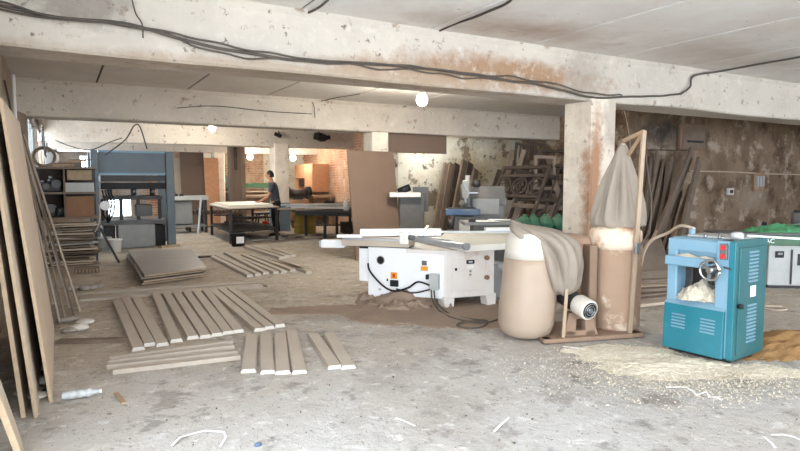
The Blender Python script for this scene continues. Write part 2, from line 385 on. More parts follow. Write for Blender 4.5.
# ================================================================ THE SETTING
ZC, ZB = 3.08, 2.5
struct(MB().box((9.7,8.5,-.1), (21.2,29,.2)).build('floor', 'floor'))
mb = MB(); x = .6-1.42
while x < 20:
    mb.box((x+.71, 8.5, ZC+.1), (1.388, 29, .2)); x += 1.42
mb.box((9.7, 8.5, ZC+.26), (21.4, 29.2, .1), mi=1)
x = .6
while x < 20:
    mb.box((x, 8.5, ZC+.03), (.03, 29, .03), mi=1); x += 1.42
struct(mb.build('ceiling', ['ceiling','joint_mortar']))
def beam(name, y0, w, x0, x1, zb=ZB, zt=ZC+.02, amp=.03, seed=0):
    loops = []; n = int((x1-x0)/.25)
    for i in range(n+1):
        x = x0+(x1-x0)*i/n; lp = []
        prof = [(0, zb+.02), (.02, zb), (w*.5, zb), (w-.02, zb), (w, zb+.02), (w, zb+.2), (w, zt-.1), (w+.03, zt), (-.05, zt), (0, zt-.08), (0, zb+.38), (0, zb+.2)]
        for (a, z) in prof:
            k = noise.noise(Vector((x*.6+seed, a*2, z*1.5)))*amp
            k2 = noise.noise(Vector((x*.45+seed, 5+a, 0)))*amp*.8
            lp.append(Vector((x, y0+a+k, z+(k2 if z < zt-.01 else 0))))
        loops.append(lp)
    return struct(MB().rings(loops, smooth=False).build(name, 'beam'))
beam('beam_1', 5.4, .5, -.7, 20, seed=1)
beam('beam_2', 11.1, .45, -.55, 12, seed=9, amp=.02)
beam('beam_3', 16.8, .4, -.4, 8.05, zb=2.45, seed=17, amp=.015)
struct(MB().box((3.85,20.4,2.66), (8.7,.3,.5)).build('beam_4', 'beam'))
def column(name, x0, x1, y0, y1, zt, m='column', seed=0):
    loops = []
    for i in range(26):
        z = zt*i/25; lp = []
        c = .025
        for (x, y) in ((x0+c,y0),(x1-c,y0),(x1,y0+c),(x1,y1-c),(x1-c,y1),(x0+c,y1),(x0,y1-c),(x0,y0+c)):
            k = noise.noise(Vector((x*2+seed, y*2, z*1.3)))*.018
            lp.append(Vector((x+k, y+k, z)))
        loops.append(lp)
    return struct(MB().rings(loops, smooth=False).build(name, m))
column('column_1', 5.86, 6.3, 5.36, 5.86, ZB+.05)
column('column_2', 5.7, 6.1, 11.12, 11.55, ZB+.05, seed=5)
column('column_3', 5.42, 5.86, 16.75, 17.2, ZB+.05, seed=8)
struct(MB().box((5.64,16.975,.42), (.47,.48,.84)).build('trim_1', 'plinth_blue'))
column('column_4', 4.5, 4.86, 20.3, 20.7, ZB+.05, seed=3)
# walls
mb = MB(); mb.box((-.68,7.55,1.55), (.26,7.9,3.1)); mb.box((-.68,-.45,2.9), (.26,8.1,.4)); mb.box((-.68,3.35,1.35), (.26,.5,2.7)); mb.box((-.68,-5.2,1.55), (.26,1.4,3.1))
mb.box((-.5,11.35,1.55), (.2,.5,3.1))
struct(mb.build('wall_left', 'wall_left'))
mb = MB()
mb.box((-.48,17.6,.8), (.26,12,1.6)); mb.box((-.48,17.6,2.85), (.26,12,.5))

for y, w_ in ((14.75,.5),(18.0,.5),(22.0,1.6)): mb.box((-.48,y,2.1), (.26,w_,1.0))
struct(mb.build('wall_left_rear', 'wall_left'))
# rear wall with a clerestory strip, a small window and a low door-like opening letting daylight in
YB = 22.0
a, b = PY(56,152,YB), PY(162,147,YB); s0, s1 = PY(79,168,YB), PY(92,155,YB); d0, d1 = PY(108,222,YB), PY(132,196,YB)
def wall_with_holes(mbx, x0, x1, z0, z1, y, th, holes):
    xs = sorted({x0, x1, *[h[0] for h in holes], *[h[2] for h in holes]})
    zs = sorted({z0, z1, *[h[1] for h in holes], *[h[3] for h in holes]})
    for i in range(len(xs)-1):
        for j in range(len(zs)-1):
            cx, cz = (xs[i]+xs[i+1])/2, (zs[j]+zs[j+1])/2
            if any(h[0] < cx < h[2] and h[1] < cz < h[3] for h in holes): continue
            mbx.box((cx, y+th/2, cz), (xs[i+1]-xs[i], th, zs[j+1]-zs[j]))
H = [(a.x, a.z, b.x, b.z+.05), (s0.x, s0.z, s1.x, s1.z), (d0.x, .25, d1.x, d1.z)]
mb = MB(); wall_with_holes(mb, -.6, 2.6, 0, 3.1, YB, .25, [(h[0],h[1],min(h[2],2.59),h[3]) for h in H])
struct(mb.build('wall_back_left', 'wall_left'))
struct(MB().box((7.65,YB+.125,1.55),(1.9,.25,3.1)).build('wall_back_right','wall_peel'))
mb = MB(); wall_with_holes(mb, 2.6, 6.7, 0, 3.1, YB, .25, [(2.6, a.z, min(b.x,6.6), b.z+.05)] if b.x > 2.6 else [])
struct(mb.build('wall_back', 'wall_brick'))
for i, h in enumerate(H):
    mb = MB(); w = .04; y = YB+.12
    for (cx, cz, sx, sz) in (((h[0]+h[2])/2, h[1]+w/2, h[2]-h[0], w), ((h[0]+h[2])/2, h[3]-w/2, h[2]-h[0], w), (h[0]+w/2, (h[1]+h[3])/2, w, h[3]-h[1]), (h[2]-w/2, (h[1]+h[3])/2, w, h[3]-h[1])):
        mb.box((cx, y, cz), (sx, .06, sz))
    nb = 4 if i == 0 else 1
    for k in range(1, nb+1): mb.box((h[0]+(h[2]-h[0])*k/(nb+1), y, (h[1]+h[3])/2), (.035, .05, h[3]-h[1]))
    fr = struct(mb.build('window_%d' % (i+1), 'grey_light'))
    MB().box(((h[0]+h[2])/2, y, (h[1]+h[3])/2), (h[2]-h[0], .006, h[3]-h[1])).build('window_pane', 'glass', fr)
mb = MB()
for z in (1.62, 2.58): mb.box((-.48,13.1,z), (.12,2.9,.05))
for y in (11.68, 13.1, 14.5): mb.box((-.48,y,2.1), (.12,.05,1.0))
fr = struct(mb.build('window_4', 'grey_light'))
MB().box((-.48,13.1,2.1), (.006,2.8,.95)).build('window_pane', 'glass', fr)
# partition walls on the right
q = [(7.2,12.5),(7.95,16.6),(8.3,22.2),(8.6,22.2),(8.25,16.6),(7.5,12.5)]
struct(MB().hexa([(q[i][0],q[i][1],0) for i in (0,1,4,5)],[(q[i][0],q[i][1],3.1) for i in (0,1,4,5)]).hexa([(q[i][0],q[i][1],0) for i in (1,2,3,4)],[(q[i][0],q[i][1],3.1) for i in (1,2,3,4)]).build('wall_inner', 'wall_orange'))
struct(MB().box((9.2,12.62,1.55), (4.2,.26,3.1)).build('wall_peeling', 'wall_peel'))
struct(MB().box((11.19,10.85,1.55), (.42,3.7,3.1)).build('wall_side', 'wall_right'))
struct(MB().box((15.7,9.33,1.55), (9.0,.26,3.1)).build('wall_right', 'wall_right'))
struct(MB().box((20.1,1.8,1.55), (.25,15,3.1)).build('wall_end', 'wall_right'))
mb = MB(); wall_with_holes(mb, -.8, 20.2, 0, 3.1, -5.9, .25, [(-.2,.15,6.5,2.85),(7.0,.6,13,2.85),(13.5,.6,19.5,2.85)])
struct(mb.build('wall_front', 'wall_left'))
# brown hardboard band under the second beam
c0, c1 = PY(382,152,11.2), PY(449,134,11.2)
struct(MB().box(((c0.x+c1.x)/2,11.32,2.3), (c1.x-c0.x,.05,.42)).build('trim_2', 'mdf_brown'))

# ================================================================ THINGS ON BEAMS AND WALLS
def cable(pts, r, name, label, cat='cable', m='cable', n=6, sag=0, jit=0, seed=0, group=None):
    pts = [Vector(p) for p in pts]; out = []
    K = 8
    for i in range(len(pts)-1):                       # Catmull-Rom
        p0, p1, p2, p3 = pts[max(i-1,0)], pts[i], pts[i+1], pts[min(i+2,len(pts)-1)]
        for k in range(K):
            t = k/K
            q = .5*((2*p1)+(p2-p0)*t+(2*p0-5*p1+4*p2-p3)*t*t+(3*p1-p0-3*p2+p3)*t**3)
            if jit: q = q+Vector((noise.noise(q*3+Vector((seed,0,0))), 0, noise.noise(q*3+Vector((0,seed,9)))))*jit
            out.append(q)
    out.append(pts[-1])
    return tag(MB().tube(out, r, n).build(name, m), label, cat, group)
A = [(0,5),(55,17),(130,25),(200,44),(270,57),(320,62),(400,66),(480,76),(545,86),(590,97),(622,97),(655,96),(681,94)]
yb = 5.345
cable([PY(x,y,yb) for x,y in A], .013, 'electrical_cable', 'thick black cable sagging along the front face of the nearest beam', seed=1, jit=.01)
cable([PY(x,y-2.5+2*math.sin(i*1.3),yb-.02) for i,(x,y) in enumerate(A[:11])], .009, 'electrical_cable', 'thinner cable twisting round the thick black one on the nearest beam', seed=4, jit=.03)
cable([PY(x,y+2+2*math.sin(i*2.1+1),yb-.01) for i,(x,y) in enumerate(A[:9])], .008, 'electrical_cable', 'loose grey wire hanging just below the cable bundle on the nearest beam', seed=8, jit=.04, m='cable')
q = PY(690,80,yb)
cable([PY(681,94,yb), PY(690,87,yb), PY(694,76,yb), P(722,71,3.06), P(760,64,3.06), P(800,57,3.06), P(840,48,3.06)], .014, 'electrical_cable', 'black cable rising from the nearest beam and crossing the ceiling at right')
cable([PY(132,0,yb), PY(136,14,yb), PY(142,24,yb), PY(143,38,yb)], .006, 'hanging_wire', 'thin wire dropping across the nearest beam at upper left', 'wire')
cable([P(328,0,3.06), P(318,8,3.06), P(305,14,3.06), P(292,18,3.06)], .012, 'ceiling_line', 'short dark wire tail hanging from a ceiling joint at top centre', 'wire')
cable([PY(105,155,13.5), PY(125,140,13.4), PY(134,126,13.4), PY(140,127,13.4), PY(147,149,13.5)], .014, 'electrical_cable', 'black cable looped over the blue press from the third beam')
cable([PY(55,140,15), PY(70,146,14.5), PY(90,150,14), PY(110,142,14.3), PY(122,138,14.6)], .012, 'electrical_cable', 'slack dark cable strung above the cluttered shelf')
cable([PY(623,104,5.9), PY(628,128,5.4), PY(631,150,4.9)], .006, 'rope', 'thin rope from the beam down to the tall dust bag', 'rope', m='bag_cloth')
cable([PY(690,171,9.15), PY(730,172,9.15), PY(775,174,9.15), PY(830,175,9.15)], .02, 'wall_conduit', 'pale conduit running level along the bare right wall', 'pipe', m='cable_pale')
cable([PY(640,150,9.17), PY(665,150,9.17), PY(690,150.5,9.17)], .012, 'wall_conduit', 'thin dark conduit behind the planks below the wall panel', 'pipe')
cable([(-.5,10.2,3.0), (-.5,10.2,2.6), (-.5,10.25,2.0)], .025, 'wall_conduit', 'white upright conduit on the left wall beside the second beam', 'pipe', m='plastic_white')
cable([PX(0,84,-.53)if False else Vector((-.53,8.9,2.72)), Vector((-.53,9.4,2.6)), Vector((-.53,10.0,2.4)), Vector((-.53,10.8,2.28))], .014, 'electrical_cable', 'dark cable drooping along the left wall')
cable([PY(312,102,11.07), PY(314,106,11.05), PY(315,118,11.05)], .008, 'hanging_wire', 'thin wire end hanging on the second beam near centre', 'wire')
cable([PY(177,108,11.06), PY(215,106,11.06), PY(265,111,11.06), PY(312,114,11.06)], .007, 'electrical_cable', 'thin dark cable clipped along the second beam')
cable([P(310,104,3.05), P(335,98,3.05), P(360,94,3.05)], .008, 'ceiling_line', 'thin wire lying along the ceiling of the middle bay', 'wire')
cable([P(417,42,3.075),P(440,31,3.07),P(466,20,3.075),P(488,11,3.07),P(512,-1,3.075)],.012,'ceiling_line','dark strand added to deepen the open ceiling crack at top centre right',m='wood_dark',jit=.02)  # added dark tube that draws the ceiling crack, not a cable
# lamps
def bulb(px, py, d, label, r=.06, warm=False, cord=.1):
    p = PD(px, py, d)
    t = thing('led_bulb', label, 'lamp', p)
    MB().ball((0,0,0), r, 9, (1,1,1.1)).build('globe', 'bulb_warm' if warm else 'bulb', t)
    MB().cyl((0,0,r*.8), (0,0,r*.8+.07), r*.55).build('lamp_holder', 'plastic_white', t)
    top = min(ZC-p.z, 1.2)
    MB().cyl((0,0,r*.8+.06), (0,0,top), .008, n=6).build('cord', 'cable', t)
    return t
bulb(422,100,9.9,'bright LED bulb hanging behind the nearest beam, largest of the lit bulbs', .09)
bulb(212,128,14.6,'lit LED bulb hanging in front of the third beam above the work table', .075)
bulb(312,143,18.6,'small lit bulb right of the whitewashed far column', .045)
bulb(250,157,20.3,'lit bulb glowing against the brick back wall left of the far column', .09, True)
bulb(293,158,20.6,'lit bulb by the pale plaster right of the far column', .09, True)
def bulb_at(x, y, z, label, r=.06, warm=False):
    t = thing('led_bulb', label, 'lamp', (x,y,z))
    MB().ball((0,0,0), r, 9, (1,1,1.1)).build('globe', 'bulb_warm' if warm else 'bulb', t)
    MB().cyl((0,0,r*.8), (0,0,r*.8+.07), r*.55).build('lamp_holder', 'plastic_white', t)
    MB().cyl((0,0,r*.8+.06), (0,0,ZC-z), .008, n=6).build('cord', 'cable', t)
bulb_at(7.75,11.95,2.33,'lit bulb hidden behind the brown hardboard band under the second beam',.035)
# fixtures hanging at the third beam
p = PY(320,136,16.6)
t = thing('ceiling_speaker', 'black box fitting bracketed under ceiling right of the far column', 'fitting', p)
MB().box((0,0,-.03), (.3,.25,.2), (0,.25,.3)).box((.2,0,-.05), (.2,.2,.12), (0,-.3,0)).build('body', 'black', t, bevel=.02); MB().cyl((-.05,0,0), (-.05,0,ZC-p.z), .015).build('bracket', 'dark', t)
p = PY(278,135,16.6)
t = thing('ceiling_fitting', 'small black fitting on the third beam above the far column', 'fitting', p)
MB().box((0,0,0), (.2,.12,.1), (0,.4,0)).build('body', 'black', t, bevel=.015); MB().bar((.05,0,.03), (.05,.1,.12), .03, .03).build('bracket', 'dark', t)
# panel box and switches on the right wall
p = PY(689,137,9.2)
t = thing('junction_panel', 'dusty square metal panel high on the dark right wall', 'panel box', (p.x,9.14,p.z))
MB().box((0,0,0), (.95,.1,.62)).build('box', 'dust_metal', t, bevel=.015); MB().box((.02,-.06,-.02), (.84,.03,.5)).build('cover', 'plank_grey', t, bevel=.01); MB().box((.05,-.085,-.12), (.6,.03,.05)).build('handle', 'dark', t)
p = PY(757,182,9.2)
t = thing('switch_board', 'pale switch board with breakers on the bare right wall', 'switch box', (p.x,9.16,p.z))
MB().box((0,0,0), (.5,.06,.5)).build('back_board', 'bag_brown', t, bevel=.01)
for k in range(3): MB().box((-.13+k*.13,-.045,.02), (.09,.05,.28)).build('breaker', 'grey_light', t, bevel=.008)
p = PY(729,191.5,9.2)
t = thing('wall_socket', 'small white socket box on the bare right wall', 'socket', (p.x,9.17,p.z))
MB().box((0,0,0), (.24,.07,.18)).build('box', 'plastic_white', t, bevel=.01); MB().box((0,-.04,0), (.12,.02,.08)).build('outlet', 'dark', t)

# ================================================================ LEFT: LEANING BOARDS
def sheet(bn, bf, tn, tf, th, name, label, cat, m='mdf', em='mdf_edge', group=None):
    """a board given by near/far bottom and near/far top corners; thickness th goes towards -X"""
    bn, bf, tn, tf = map(Vector, (bn, bf, tn, tf))
    nrm = (bf-bn).cross(tn-bn).normalized()
    if nrm.x > 0: nrm = -nrm
    o = nrm*th
    c = (bn+bf)*.5
    v = [q-c for q in (bn, bf, tf, tn)]
    mb = MB()
    vs = [mb.bm.verts.new(q) for q in v]+[mb.bm.verts.new(q+o) for q in v]
    for f, mi in (((0,1,2,3),0), ((7,6,5,4),0), ((0,4,5,1),1), ((1,5,6,2),1), ((2,6,7,3),1), ((3,7,4,0),1)):
        g = mb.bm.faces.new([vs[i] for i in f]); g.material_index = mi
    return tag(mb.build(name, [m, em], loc=c), label, cat, group)
gB = 'boards leaning by the left wall'
sheet((-.09,4.58,0), (-.09,6.82,0), (-.29,4.58,2.02), (-.29,6.6,2.03), .02, 'leaning_board', 'largest tan board leaning at left, its broad face turned to the room', 'board', group=gB)
sheet((-.17,4.32,0), (-.17,6.6,0), (-.36,4.32,2.1), (-.36,6.6,2.1), .02, 'leaning_board', 'board seen on edge behind the largest tan board, its foot nearest the floor litter', 'board', m='mdf_pale', group=gB)
sheet((-.235,4.36,0), (-.235,6.2,0), (-.40,4.36,2.0), (-.40,6.2,2.0), .025, 'leaning_board', 'thin tan board on edge, furthest left of the leaning sheets', 'board', m='mdf', group=gB)
sheet((-.205,3.62,0), (-.235,3.95,0), (-.36,3.62,.62), (-.38,3.95,.62), .03, 'leaning_offcut', 'pale board offcut leaning in the lower left corner', 'board', m='mdf_pale')
gS = 'strips leaning by the left wall'
strips = [((80,312),(24,136),.075,.022,'mdf_pale','pale long strip, rightmost of those leaning at left'),((74,316),(21,130),.06,.02,'wood_old','weathered strip second from the right among those leaning at left'),
    ((70,310),(19,128),.08,.02,'slat','grey strip third from the right among those leaning at left'),((66,322),(17,126),.07,.022,'plank_grey','grey-brown strip fourth from the right among those leaning at left'),
    ((62,306),(16,128),.09,.02,'mdf','tan strip fifth from the right among those leaning at left'),((60,324),(14,124),.07,.02,'slat','grey strip sixth from the right among those leaning at left'),
    ((57,312),(12,126),.09,.02,'wood_old','weathered strip seventh from the right among those leaning at left'),((53,306),(11,124),.08,.02,'mdf_pale','pale strip furthest left, half behind the largest tan board')]
for i, ((bx,by),(tx,ty),w,h,m,nm) in enumerate(strips):
    p0 = P(bx,by); p1 = PX(tx,ty,-.40-.012*i)
    mb = MB(); mb.bar(Vector((0,0,.012)), p1-p0, w, h, up=(1,0,.1)); tag(mb.build('wood_strip', m, loc=p0, bevel=.003), nm, 'wood strip', gS)

# bottle and litter by the boards
a_, b_ = P(62,401), P(99,396)
d_ = (b_-a_); L_ = d_.length
t = thing('crumpled_bottle', 'crumpled clear plastic bottle lying on the floor beside the leaning boards', 'bottle', (a_.x,a_.y,.035), math.atan2(d_.y,d_.x))
lp = []
for i in range(22):
    s = i/21; r = .032 if s < .72 else .032-.02*(s-.72)/.28
    r *= 1+.22*noise.noise(Vector((s*9,1,2)))
    lp.append([Vector((s*L_, r*math.cos(q)*(1+.2*noise.noise(Vector((s*12,q,0)))), r*math.sin(q)*.9)) for q in [2*math.pi*k/14 for k in range(14)]])
MB().rings(lp).build('body', 'plastic_clear', t)
MB().cyl((L_,0,0), (L_+.02,0,0), .014).build('cap', 'plastic_white', t)
# ================================================================ LEFT: SHELF WITH CLUTTER
SY = 11.78
sx0, sx1, sxm = PY(33,200,SY).x, PY(98,200,SY).x, PY(65,200,SY).x
def sz(y, Y=SY, x=80): return PY(x, y, Y).z
t = thing('storage_shelf', 'cluttered wooden storage shelf against the left wall beyond the second beam', 'shelf', (0,0,0))
zs = [sz(266), sz(218), sz(193), sz(168)]
sx0 = max(sx0, -.34)
for z in zs: MB().box(((sx0+sx1)/2, SY+.3, z), (sx1-sx0, .6, .035)).build('shelf_board', 'plank_grey', t, bevel=.004)
for x, y in ((sx0+.03,SY+.03),(sx0+.03,SY+.57),(sx1-.03,SY+.57)): MB().box((x,y,zs[-1]/2), (.05,.05,zs[-1])).build('upright', 'dark', t)
MB().box((sxm, SY+.3, (zs[1]+zs[3])/2), (.03,.58,zs[3]-zs[1])).build('divider', 'wood_old', t)
MB().box(((sx0+sx1)/2, SY+.59, (zs[1]+zs[3])/2), (sx1-sx0-.02,.02,zs[3]-zs[1])).build('back_panel', 'wood_dark', t)
def onshelf(px, lev): return PY(px, 200, SY+.2).x, SY+.25, zs[lev]+.018
# cardboard box
x, y, z = onshelf(80,1); w = PY(94,200,SY+.05).x-PY(66,200,SY+.05).x
t = thing('cardboard_box', 'plain brown cardboard box on the shelf below the white tray', 'box', (x,SY+.3,z))
hb = sz(197)-z
MB().box((0,0,hb/2), (w,.46,hb)).build('carton', 'cardboard', t, bevel=.006); MB().box((0,-.01,hb+.003), (w+.005,.46,.006)).build('lid_flap', 'mdf_edge', t)
# tray
x, y, z = onshelf(80,2)
t = thing('storage_tray', 'white tray with dark scraps on the shelf above the cardboard box', 'tray', (x,SY+.27,z))
mb = MB(); mb.box((0,0,.01), (w,.45,.02)); mb.box((0,-.22,.08), (w,.015,.16)); mb.box((0,.22,.08), (w,.015,.16)); mb.box((-w/2,0,.08), (.015,.45,.16)); mb.box((w/2,0,.08), (.015,.45,.16))
mb.build('tray_body', 'grey_light', t); MB().sack((.03,-.05,.02), .2, .14, .18, 3).build('scraps', 'dark', t)
tag(MB().box((0,0,.09), (w*.9,.3,.18), (0,0,.05)).build('board_block', 'mdf_edge', loc=(x,SY+.38,sz(180)+.0), bevel=.006), 'pinkish stack of small boards behind the white tray on the shelf', 'board')
for k, (px, lev, sxx, h, lb) in enumerate([(44,2,.24,.2,'dark rounded machine part on the upper left shelf'), (55,2,.26,.28,'tall dark machine casing on the upper left shelf beside the divider'), (45,1,.26,.3,'dark motor housing on the lower left shelf'), (57,1,.2,.2,'small dark gearbox on the lower left shelf beside the divider')]):
    x, y, z = onshelf(px, lev); x = max(x, sx0+.15)
    t = thing('machine_part', lb, 'machine part', (x, SY+.25+.02*k, z), .2*k)
    MB().box((0,0,h*.4), (sxx*.75,.24,h*.8)).build('casing', 'dark', t, bevel=.03); MB().cyl((0,-.16,h*.5), (0,.05,h*.5), h*.26).build('hub', 'grey_dark', t); MB().cyl((-sxx*.2,0,h*.8), (-sxx*.2,0,h), .03).build('spindle', 'steel', t)
# top of the shelf
x, y, z = onshelf(43,3); x = max(x, -.2)
mb = MB()
for k in range(5):
    rr = .17-.012*(k % 3); mb.tube([Vector((rr*math.cos(a), .05*math.sin(a)+.05*k, .17+rr*math.sin(a))) for a in [2*math.pi*i/28 for i in range(29)]], .018, 6)
tag(mb.build('belt_coil', 'wood_old', loc=(x,SY+.1,z-.0)), 'brown coiled belt lying on top of the cluttered shelf', 'belt')
x = PY(52,160,SY+.2).x
t = thing('plastic_can', 'pale plastic can on top of the cluttered shelf beside the coiled belt', 'can', (x,SY+.25,z))
MB().lathe([(.001,0),(.1,0),(.11,.02),(.11,.2),(.07,.25),(.03,.26),(.001,.26)]).build('body', 'plastic_white', t); MB().cyl((0,0,.26),(0,0,.3),.03).build('cap', 'grey_light', t)
for k in range(6):
    x0 = PY(44+k*5,166,SY).x; tag(MB().bar((0,0,0),(.35,.12-.05*k,.01),.05,.02).build('wood_offcut', ['wood_mid','mdf_edge','plank_grey'][k%3], loc=(max(x0,-.1),SY+.06+.02*k,z+.012+.022*k), bevel=.003), 'loose wood offcut on top of the cluttered shelf', 'offcut', 'offcuts on top of the shelf')
x = PY(72,160,SY+.3).x
tag(MB().box((0,0,.05),(.28,.2,.1),(0,0,.2)).build('tool_case', 'grey_dark', loc=(x,SY+.4,z), bevel=.02), 'small grey case at the right end on top of the cluttered shelf', 'case')
# scrap pile on the bottom shelf: individual offcuts
zz = zs[0]+.02; rs = random.Random(4)
for k in range(17):
    th = rs.choice([.018,.025,.03,.022]); wd = rs.uniform(.55,.85); dp = rs.uniform(.3,.5)
    dx = rs.uniform(-.06,.06); tl = rs.uniform(-.02,.02)
    if zz+th > zs[1]-.08: break
    tag(MB().box((0,0,th/2),(min(wd,sx1-sx0-.12),dp,th),(tl,tl,rs.uniform(-.12,.12))).build('board_offcut', rs.choice(['plank_grey','mdf_pale','wood_old','grey_light','mdf']), loc=((sx0+sx1)/2+dx+.05,SY+.24,zz), bevel=.003), 'dusty board offcut in the stack on the bottom of the cluttered shelf', 'board', 'offcut stack on the bottom shelf')
    zz += th+.02
for k in range(3):
    p = PY(72+9*k,238-6*k,SY-.02)
    tag(MB().bar((-.28,0,0),(.3,.05,-.04+.03*k),.06,.02).build('batten_offcut', ['slat','wood_dark','mdf_pale'][k], loc=(min(p.x,.3),SY+.06,p.z), bevel=.003), ['pale batten poking from the middle of the shelf scrap stack','dark batten slanting across the shelf scrap stack','pale batten near the top of the shelf scrap stack'][k], 'offcut')
# comb-like jig in front of the shelf
p = P(87,273)
t = thing('finger_jig', 'toothed wooden jig on the floor in front of the shelf', 'jig', (p.x,p.y,0), -.1)
MB().box((0,.03,.05),(.36,.05,.1)).build('bar', 'plank_grey', t, bevel=.004)
for k in range(7): MB().box((-.15+.05*k,-.03,.035),(.022,.08,.06)).build('tooth', 'mdf_edge', t)
p = P(82,290)
for k in range(5):
    tag(MB().sack((0,0,0),.07,.06,.07,k).build('rubble_lump', 'debris', loc=(p.x+.09*k-.15,p.y+.07*math.sin(k*2),0)), 'grey rubble lump on the floor below the toothed jig', 'rubble', 'rubble lumps near the shelf')
def bucket(px, py, r, h, label, m='plastic_white', content='debris'):
    q = P(px,py); t = thing('bucket', label, 'bucket', (q.x,q.y+r,0))
    MB().lathe([(.001,0),(r*.82,0),(r*.84,.01),(r,h),(r+.012,h),(r+.012,h-.03),(r-.01,h-.02),(r*.8,.05),(.001,.05)]).build('pail', m, t)
    MB().tube([Vector((r*1.02*math.cos(a), -.02-.1*math.sin(a)*.3, h-.02-.6*r*math.sin(a))) for a in [math.pi*k/14 for k in range(15)]], .005, 6).build('handle', 'steel', t)
    MB().lathe([(.001,h*.75),(r*.9,h*.74),(r*.9,h*.5),(.001,h*.5)]).build('contents', content, t); return t
bucket(105,252,.14,.3,'grey paint bucket left of the blue press, nearest the shelf','grey_light')
bucket(116,253,.13,.28,'white spattered bucket just left of the grey press cabinet')
p = P(119,263); q = PY(100,228,SY-.06)
tag(MB().bar((0,0,.01),q-p,.035,.03).build('stick','dark',loc=p), 'dark stick leaning from the floor against the shelf corner', 'stick')
cable([PY(99,205,SY-.03),PY(100,213,SY-.05),PY(99,223,SY-.05),PY(95,232,SY-.05)], .01, 'pale_string', 'pale cord hanging from the right corner of the shelf', m='cable_pale')
# clutter hanging on the wall behind the shelf
p = PX(38,118,-.3); q = PX(54,172,-.27)
tag(MB().bar((0,0,0),q-p,.1,.05).build('wall_plank','plank_grey',loc=(p.x,p.y,p.z)), 'grey plank propped diagonally before the bright left window', 'plank')
for k in range(3):
    mb = MB(); c = Vector((-.22,12.0+.35*k,2.15-.05*k))
    mb.tube([Vector((.01*i*.3, .16*math.cos(a), .26*math.sin(a))) for i, a in enumerate([2*math.pi*i/24 for i in range(25)])], .012, 6)
    tag(mb.build('saw_band_loop','grey_dark',loc=c), 'dark loop of band hanging by the bright left window', 'band loop', 'band loops on the left wall')

# ================================================================ BLUE PRESS
PYY = 14.2
xl, xr = PY(92,200,PYY).x, PY(175,200,PYY).x; W = xr-xl
def pz(y): return PY(140,y,PYY).z
t = thing('veneer_press', 'large blue-grey hydraulic press with open frame and dark platens', 'press', ((xl+xr)/2,PYY,0))
top = pz(151); hw = W/2
for s, pw in ((-1,.14),(1,.17)):
    for y in (0,1.3): MB().box((s*(hw-pw/2), y+.1, top/2), (pw,.2,top)).build('post', 'press_blue', t, bevel=.01)
fp2 = MB().box((0,.12,(top+pz(175))/2), (W-.32,.1,top-pz(175)-.02)).build('front_panel', 'press_blue', t, bevel=.01)
MB().box((0,1.3,(top+pz(175))/2), (W-.32,.1,top-pz(175)-.02)).build('rear_panel', 'press_blue', t, bevel=.01)
mb = MB(); mb.box((0,.06,top-.02),(W-.3,.06,.04)); mb.box((0,.06,pz(174)),(W-.3,.07,.04)); mb.build('panel_lip', 'light_blue', fp2)
MB().box((0,.7,pz(178.5)), (W-.36,1.3,pz(175)-pz(182)-.02)).build('upper_platen', 'dark', t, bevel=.01)
MB().box((0,.7,pz(186)), (W-.36,1.25,.14)).build('hot_plate', 'black', t, bevel=.01)
for x in (-.45,.05,.45): MB().cyl((x,.7,pz(196)),(x,.7,pz(188)),.06).build('guide_rod', 'steel', t)
MB().box((0,.7,pz(198)), (W-.5,1.2,.08)).build('lower_platen', 'dark', t, bevel=.008)
for x in (-.62,-.25,.1,.55): MB().box((x,.35,(pz(199)+pz(222))/2),(.07,.07,pz(199)-pz(222))).build('ram_support', 'dark', t)
MB().box((.22,.45,pz(211)),(.34,.3,.26)).build('pump_box', 'grey_dark', t, bevel=.02)
MB().box((0,.6,pz(222.5)), (W-.34,1.0,.09)).build('bed', 'grey_dark', t, bevel=.01)
cx0, cx1 = PY(118,230,PYY).x-(xl+xr)/2, PY(155,230,PYY).x-(xl+xr)/2
MB().box(((cx0+cx1)/2,.25,pz(223)/2-.01),(cx1-cx0,.55,pz(223)-.05)).build('control_cabinet', 'grey_paint', t, bevel=.01)
MB().box(((cx1+hw-.2)/2+.02,.5,pz(226)/2),(hw-.22-cx1,.5,pz(226)-.02)).build('tank', 'black', t, bevel=.01)
MB().box(((cx0-hw+.2)/2,.6,pz(226)/2),(cx0+hw-.25,.5,pz(226)-.02)).build('tank', 'dark', t, bevel=.01)
for k in range(4): MB().tube([Vector((-hw+.2+.05*k,.05,pz(190))),Vector((-hw+.26+.06*k,.0,pz(203))),Vector((-hw+.2+.07*k,.02,pz(212))),Vector((-hw+.3,.1,pz(222)))],.018,6).build('hose','black',t)
MB().cyl((-hw+.25,-.05,pz(205)),(-hw+.25,.1,pz(205)),.1).build('gauge','plastic_white',t)

